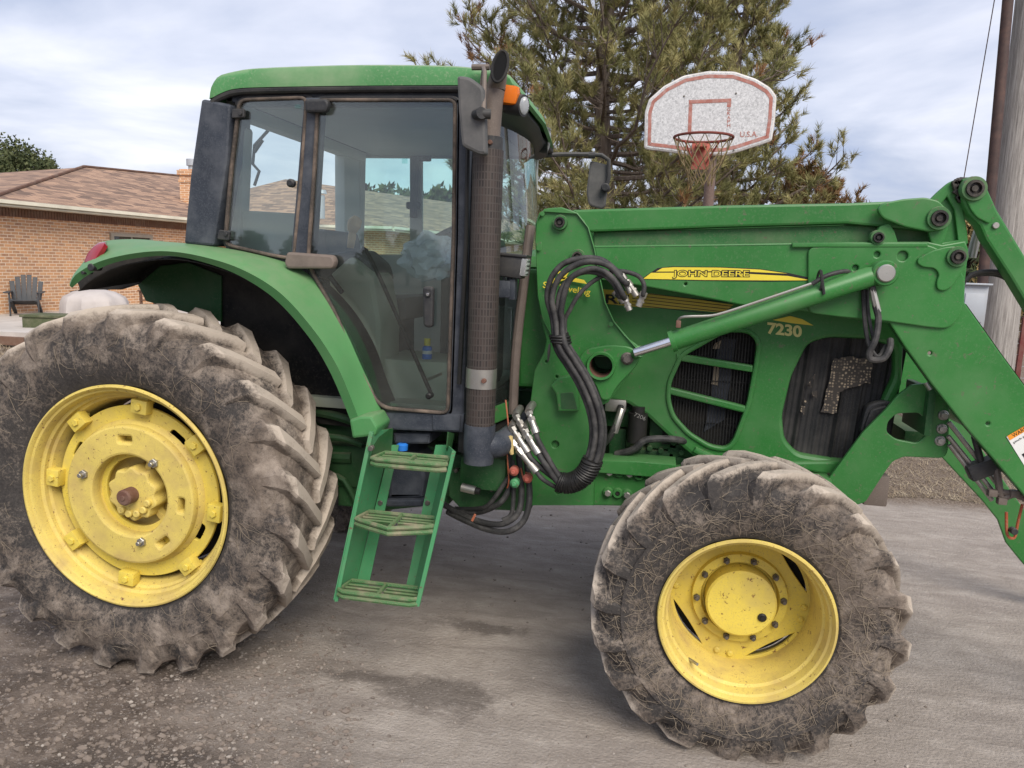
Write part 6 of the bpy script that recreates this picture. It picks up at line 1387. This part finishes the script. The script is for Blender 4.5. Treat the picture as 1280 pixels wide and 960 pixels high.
for k in range(5):
    o_ = (-8, -4, 0, 4, 8)[k]; oy = (.0, -.022, -.012, -.026, 0)[k]
    P = [ends[k][0], ends[k][0]+ends[k][1]*.05]; nn__ = norm_off(low_, o_)
    P += [at(x, y, -.82+oy) for x, y in nn__]
    P += [at(x, y, -.80+oy) for x, y in norm_off([tie], 0)+[]] if False else []
    P += [at(x, y, -.80+oy-.004*i) for i, (x, y) in enumerate(tops[k])]
    P += [at(*tend[k][0], -.81)]
    mb = MB(); mb.tube(P, .0125 if k < 4 else .0095, 12, smooth=7); mb.build('hydraulic_hose', 'hose', T)
    A = at(*tend[k][0], -.81); B_ = at(*tend[k][1], -.81); d = B_-A; mb = MB(); mb.tube([A-d*.2, A+d*.25], .0165, 12); mb.tube([A+d*.25, A+d*.5], .0125, 6); mb.tube([A+d*.5, A+d*.62], .017, 6); mb.tube([A+d*.62, A+d], .014, 12); mb.build('hose_coupler', 'tanfit' if False else 'steel', T)
# tape wrap around the lower bend and the tie
mb = MB(); W_ = [at(x, y, -.825) for x, y in [(698, 602), (708, 604), (718, 602), (728, 596), (736, 586), (741, 574)]]; cw = catmull(W_, 8)
mb.tube(cw, lambda s: .043+.002*math.sin(s*70), 18); 
for i in range(2, len(cw)-2, 2):
    d = (cw[i+1]-cw[i-1]).normalized(); s1 = d.orthogonal().normalized(); s2 = d.cross(s1); mb.tube([cw[i]+(s1*math.cos(t)+s2*math.sin(t))*.0435+d*.008*math.cos(t) for t in np.linspace(0, 2*PI, 16)[:-1]], .004, 5, closed=True)
mb.build('tape_wrap', 'ink', T)
mb = MB(); cT = [at(x, y, -.812) for x, y in ((702, 430), (699, 418))]; mb.tube([cT[0], cT[1]], .040, 16); 
for s_ in (.2, .5, .8): c = cT[0].lerp(cT[1], s_); mb.tube([c+Vector((.042*math.cos(t), .042*math.sin(t), 0)) for t in np.linspace(0, 2*PI, 16)[:-1]], .005, 5, closed=True)
mb.tube(px([(687, 430, -.84), (686, 440, -.85), (685, 452, -.85)]), [.004, .007, .003], 5); mb.build('tie_wrap', 'ink', T)

# ---------------------------------------------------------------- loose gravel, grass
rnd = random.Random(9); V = []; F = []
ico = bmesh.new(); bmesh.ops.create_icosphere(ico, subdivisions=1, radius=1); IV = [v.co.copy() for v in ico.verts]; IF = [[v.index for v in f.verts] for f in ico.faces]; ico.free()
IV = [Vector(v) for v in IV]
cnt = 0
while cnt < 9000:
    x = rnd.uniform(-2.2, 3.6); y = rnd.uniform(-2.6, 2.2); k = max(.05, min(1, (1.25-(x+.5*y))/1.5))
    band = math.exp(-((x+.35*(y+1.7)-.75)/.45)**2)
    if rnd.random() > .07*k+.95*band*(y < -.5)+.03: continue
    s = .0022+.0085*rnd.random()**4; o_ = len(V); sc = (rnd.uniform(.7, 1.3), rnd.uniform(.7, 1.3), rnd.uniform(.4, .8)); a = rnd.random()*PI; ca, sa = math.cos(a), math.sin(a)
    kk = min(1, max(0, (1.1-(x+.5*y))/1.6)); h = noise.fractal(Vector((x*2.2, y*2.2, 0)), .9, 2.1, 6)*(.004+.022*kk)+noise.fractal(Vector((x*9, y*11, 5)), .8, 2.2, 4)*(.002+.012*kk)-.012*kk*max(0, math.sin((y+1.4+.1*math.sin(x*3))*9))-.012*kk
    for v in IV:
        j = 1+rnd.uniform(-.25, .25); vx, vy, vz = v.x*sc[0]*j*s, v.y*sc[1]*j*s, v.z*sc[2]*j*s; V.append((x+vx*ca-vy*sa, y+vx*sa+vy*ca, h+s*.25+vz))
    F += [tuple(i+o_ for i in f) for f in IF]; cnt += 1
GV, GF = V, F; V = []; F = []
for i in range(3200):
    x = rnd.gauss(.1, .9); y = rnd.gauss(-1.5, .5)
    if x+.5*(y+1) > 1.0 or x < -2.2: continue
    s = .004+.012*rnd.random()**3; o_ = len(V); kk = min(1, max(0, (1.1-(x+.5*y))/1.6)); h = noise.fractal(Vector((x*2.2, y*2.2, 0)), .9, 2.1, 6)*(.004+.022*kk)+noise.fractal(Vector((x*9, y*11, 5)), .8, 2.2, 4)*(.002+.012*kk)-.012*kk*max(0, math.sin((y+1.4+.1*math.sin(x*3))*9))-.012*kk
    for v in IV: j = 1+rnd.uniform(-.35, .35); V.append((x+v.x*s*j*1.3, y+v.y*s*j*1.1, h+v.z*s*j*.85))
    F += [tuple(i_+o_ for i_ in f) for f in IF]
mb = MB(); mb.add(V, F); o = mb.build('dirt_clods', 'clod', smooth=False); tag(o, 'brown crumbled dirt clods around the rear wheel', 'dirt', kind='stuff')
V, F = GV, GF
mb = MB(); mb.add(V, F); o = mb.build('loose_gravel', 'stone', smooth=False); tag(o, 'pale loose gravel scattered around the rear wheel', 'gravel', kind='stuff')
V = []; F = []
for i in range(42000):
    x = rnd.uniform(3.2, 9.5); y = 2.75+6*rnd.random()**1.4+.15*math.sin(x*3)
    if x > 3.5+y*.75: continue
    a = rnd.random()*2*PI; l = rnd.uniform(.03, .10); up = rnd.uniform(.05, .5); d = Vector((math.cos(a), math.sin(a), up)).normalized()*l; s = Vector((-math.sin(a), math.cos(a), 0))*.003; p = Vector((x, y, .003)); k = len(V)
    V += [p-s, p+s, p+d]; F.append((k, k+1, k+2))
for i in range(5000):
    x = rnd.uniform(-14, -8.5); y = rnd.uniform(5.5, 8.4); a = rnd.random()*2*PI; l = rnd.uniform(.05, .16); d = Vector((math.cos(a), math.sin(a), rnd.uniform(.2, 1.2))).normalized()*l; s = Vector((-math.sin(a), math.cos(a), 0))*.006; p = Vector((x, y, 0)); k = len(V)
    V += [p-s, p+s, p+d]; F.append((k, k+1, k+2))
mb = MB(); mb.add(V, F); o = mb.build('dry_grass', 'drygrass', smooth=False); tag(o, 'flattened dry straw coloured grass beyond the drive', 'grass', kind='stuff')
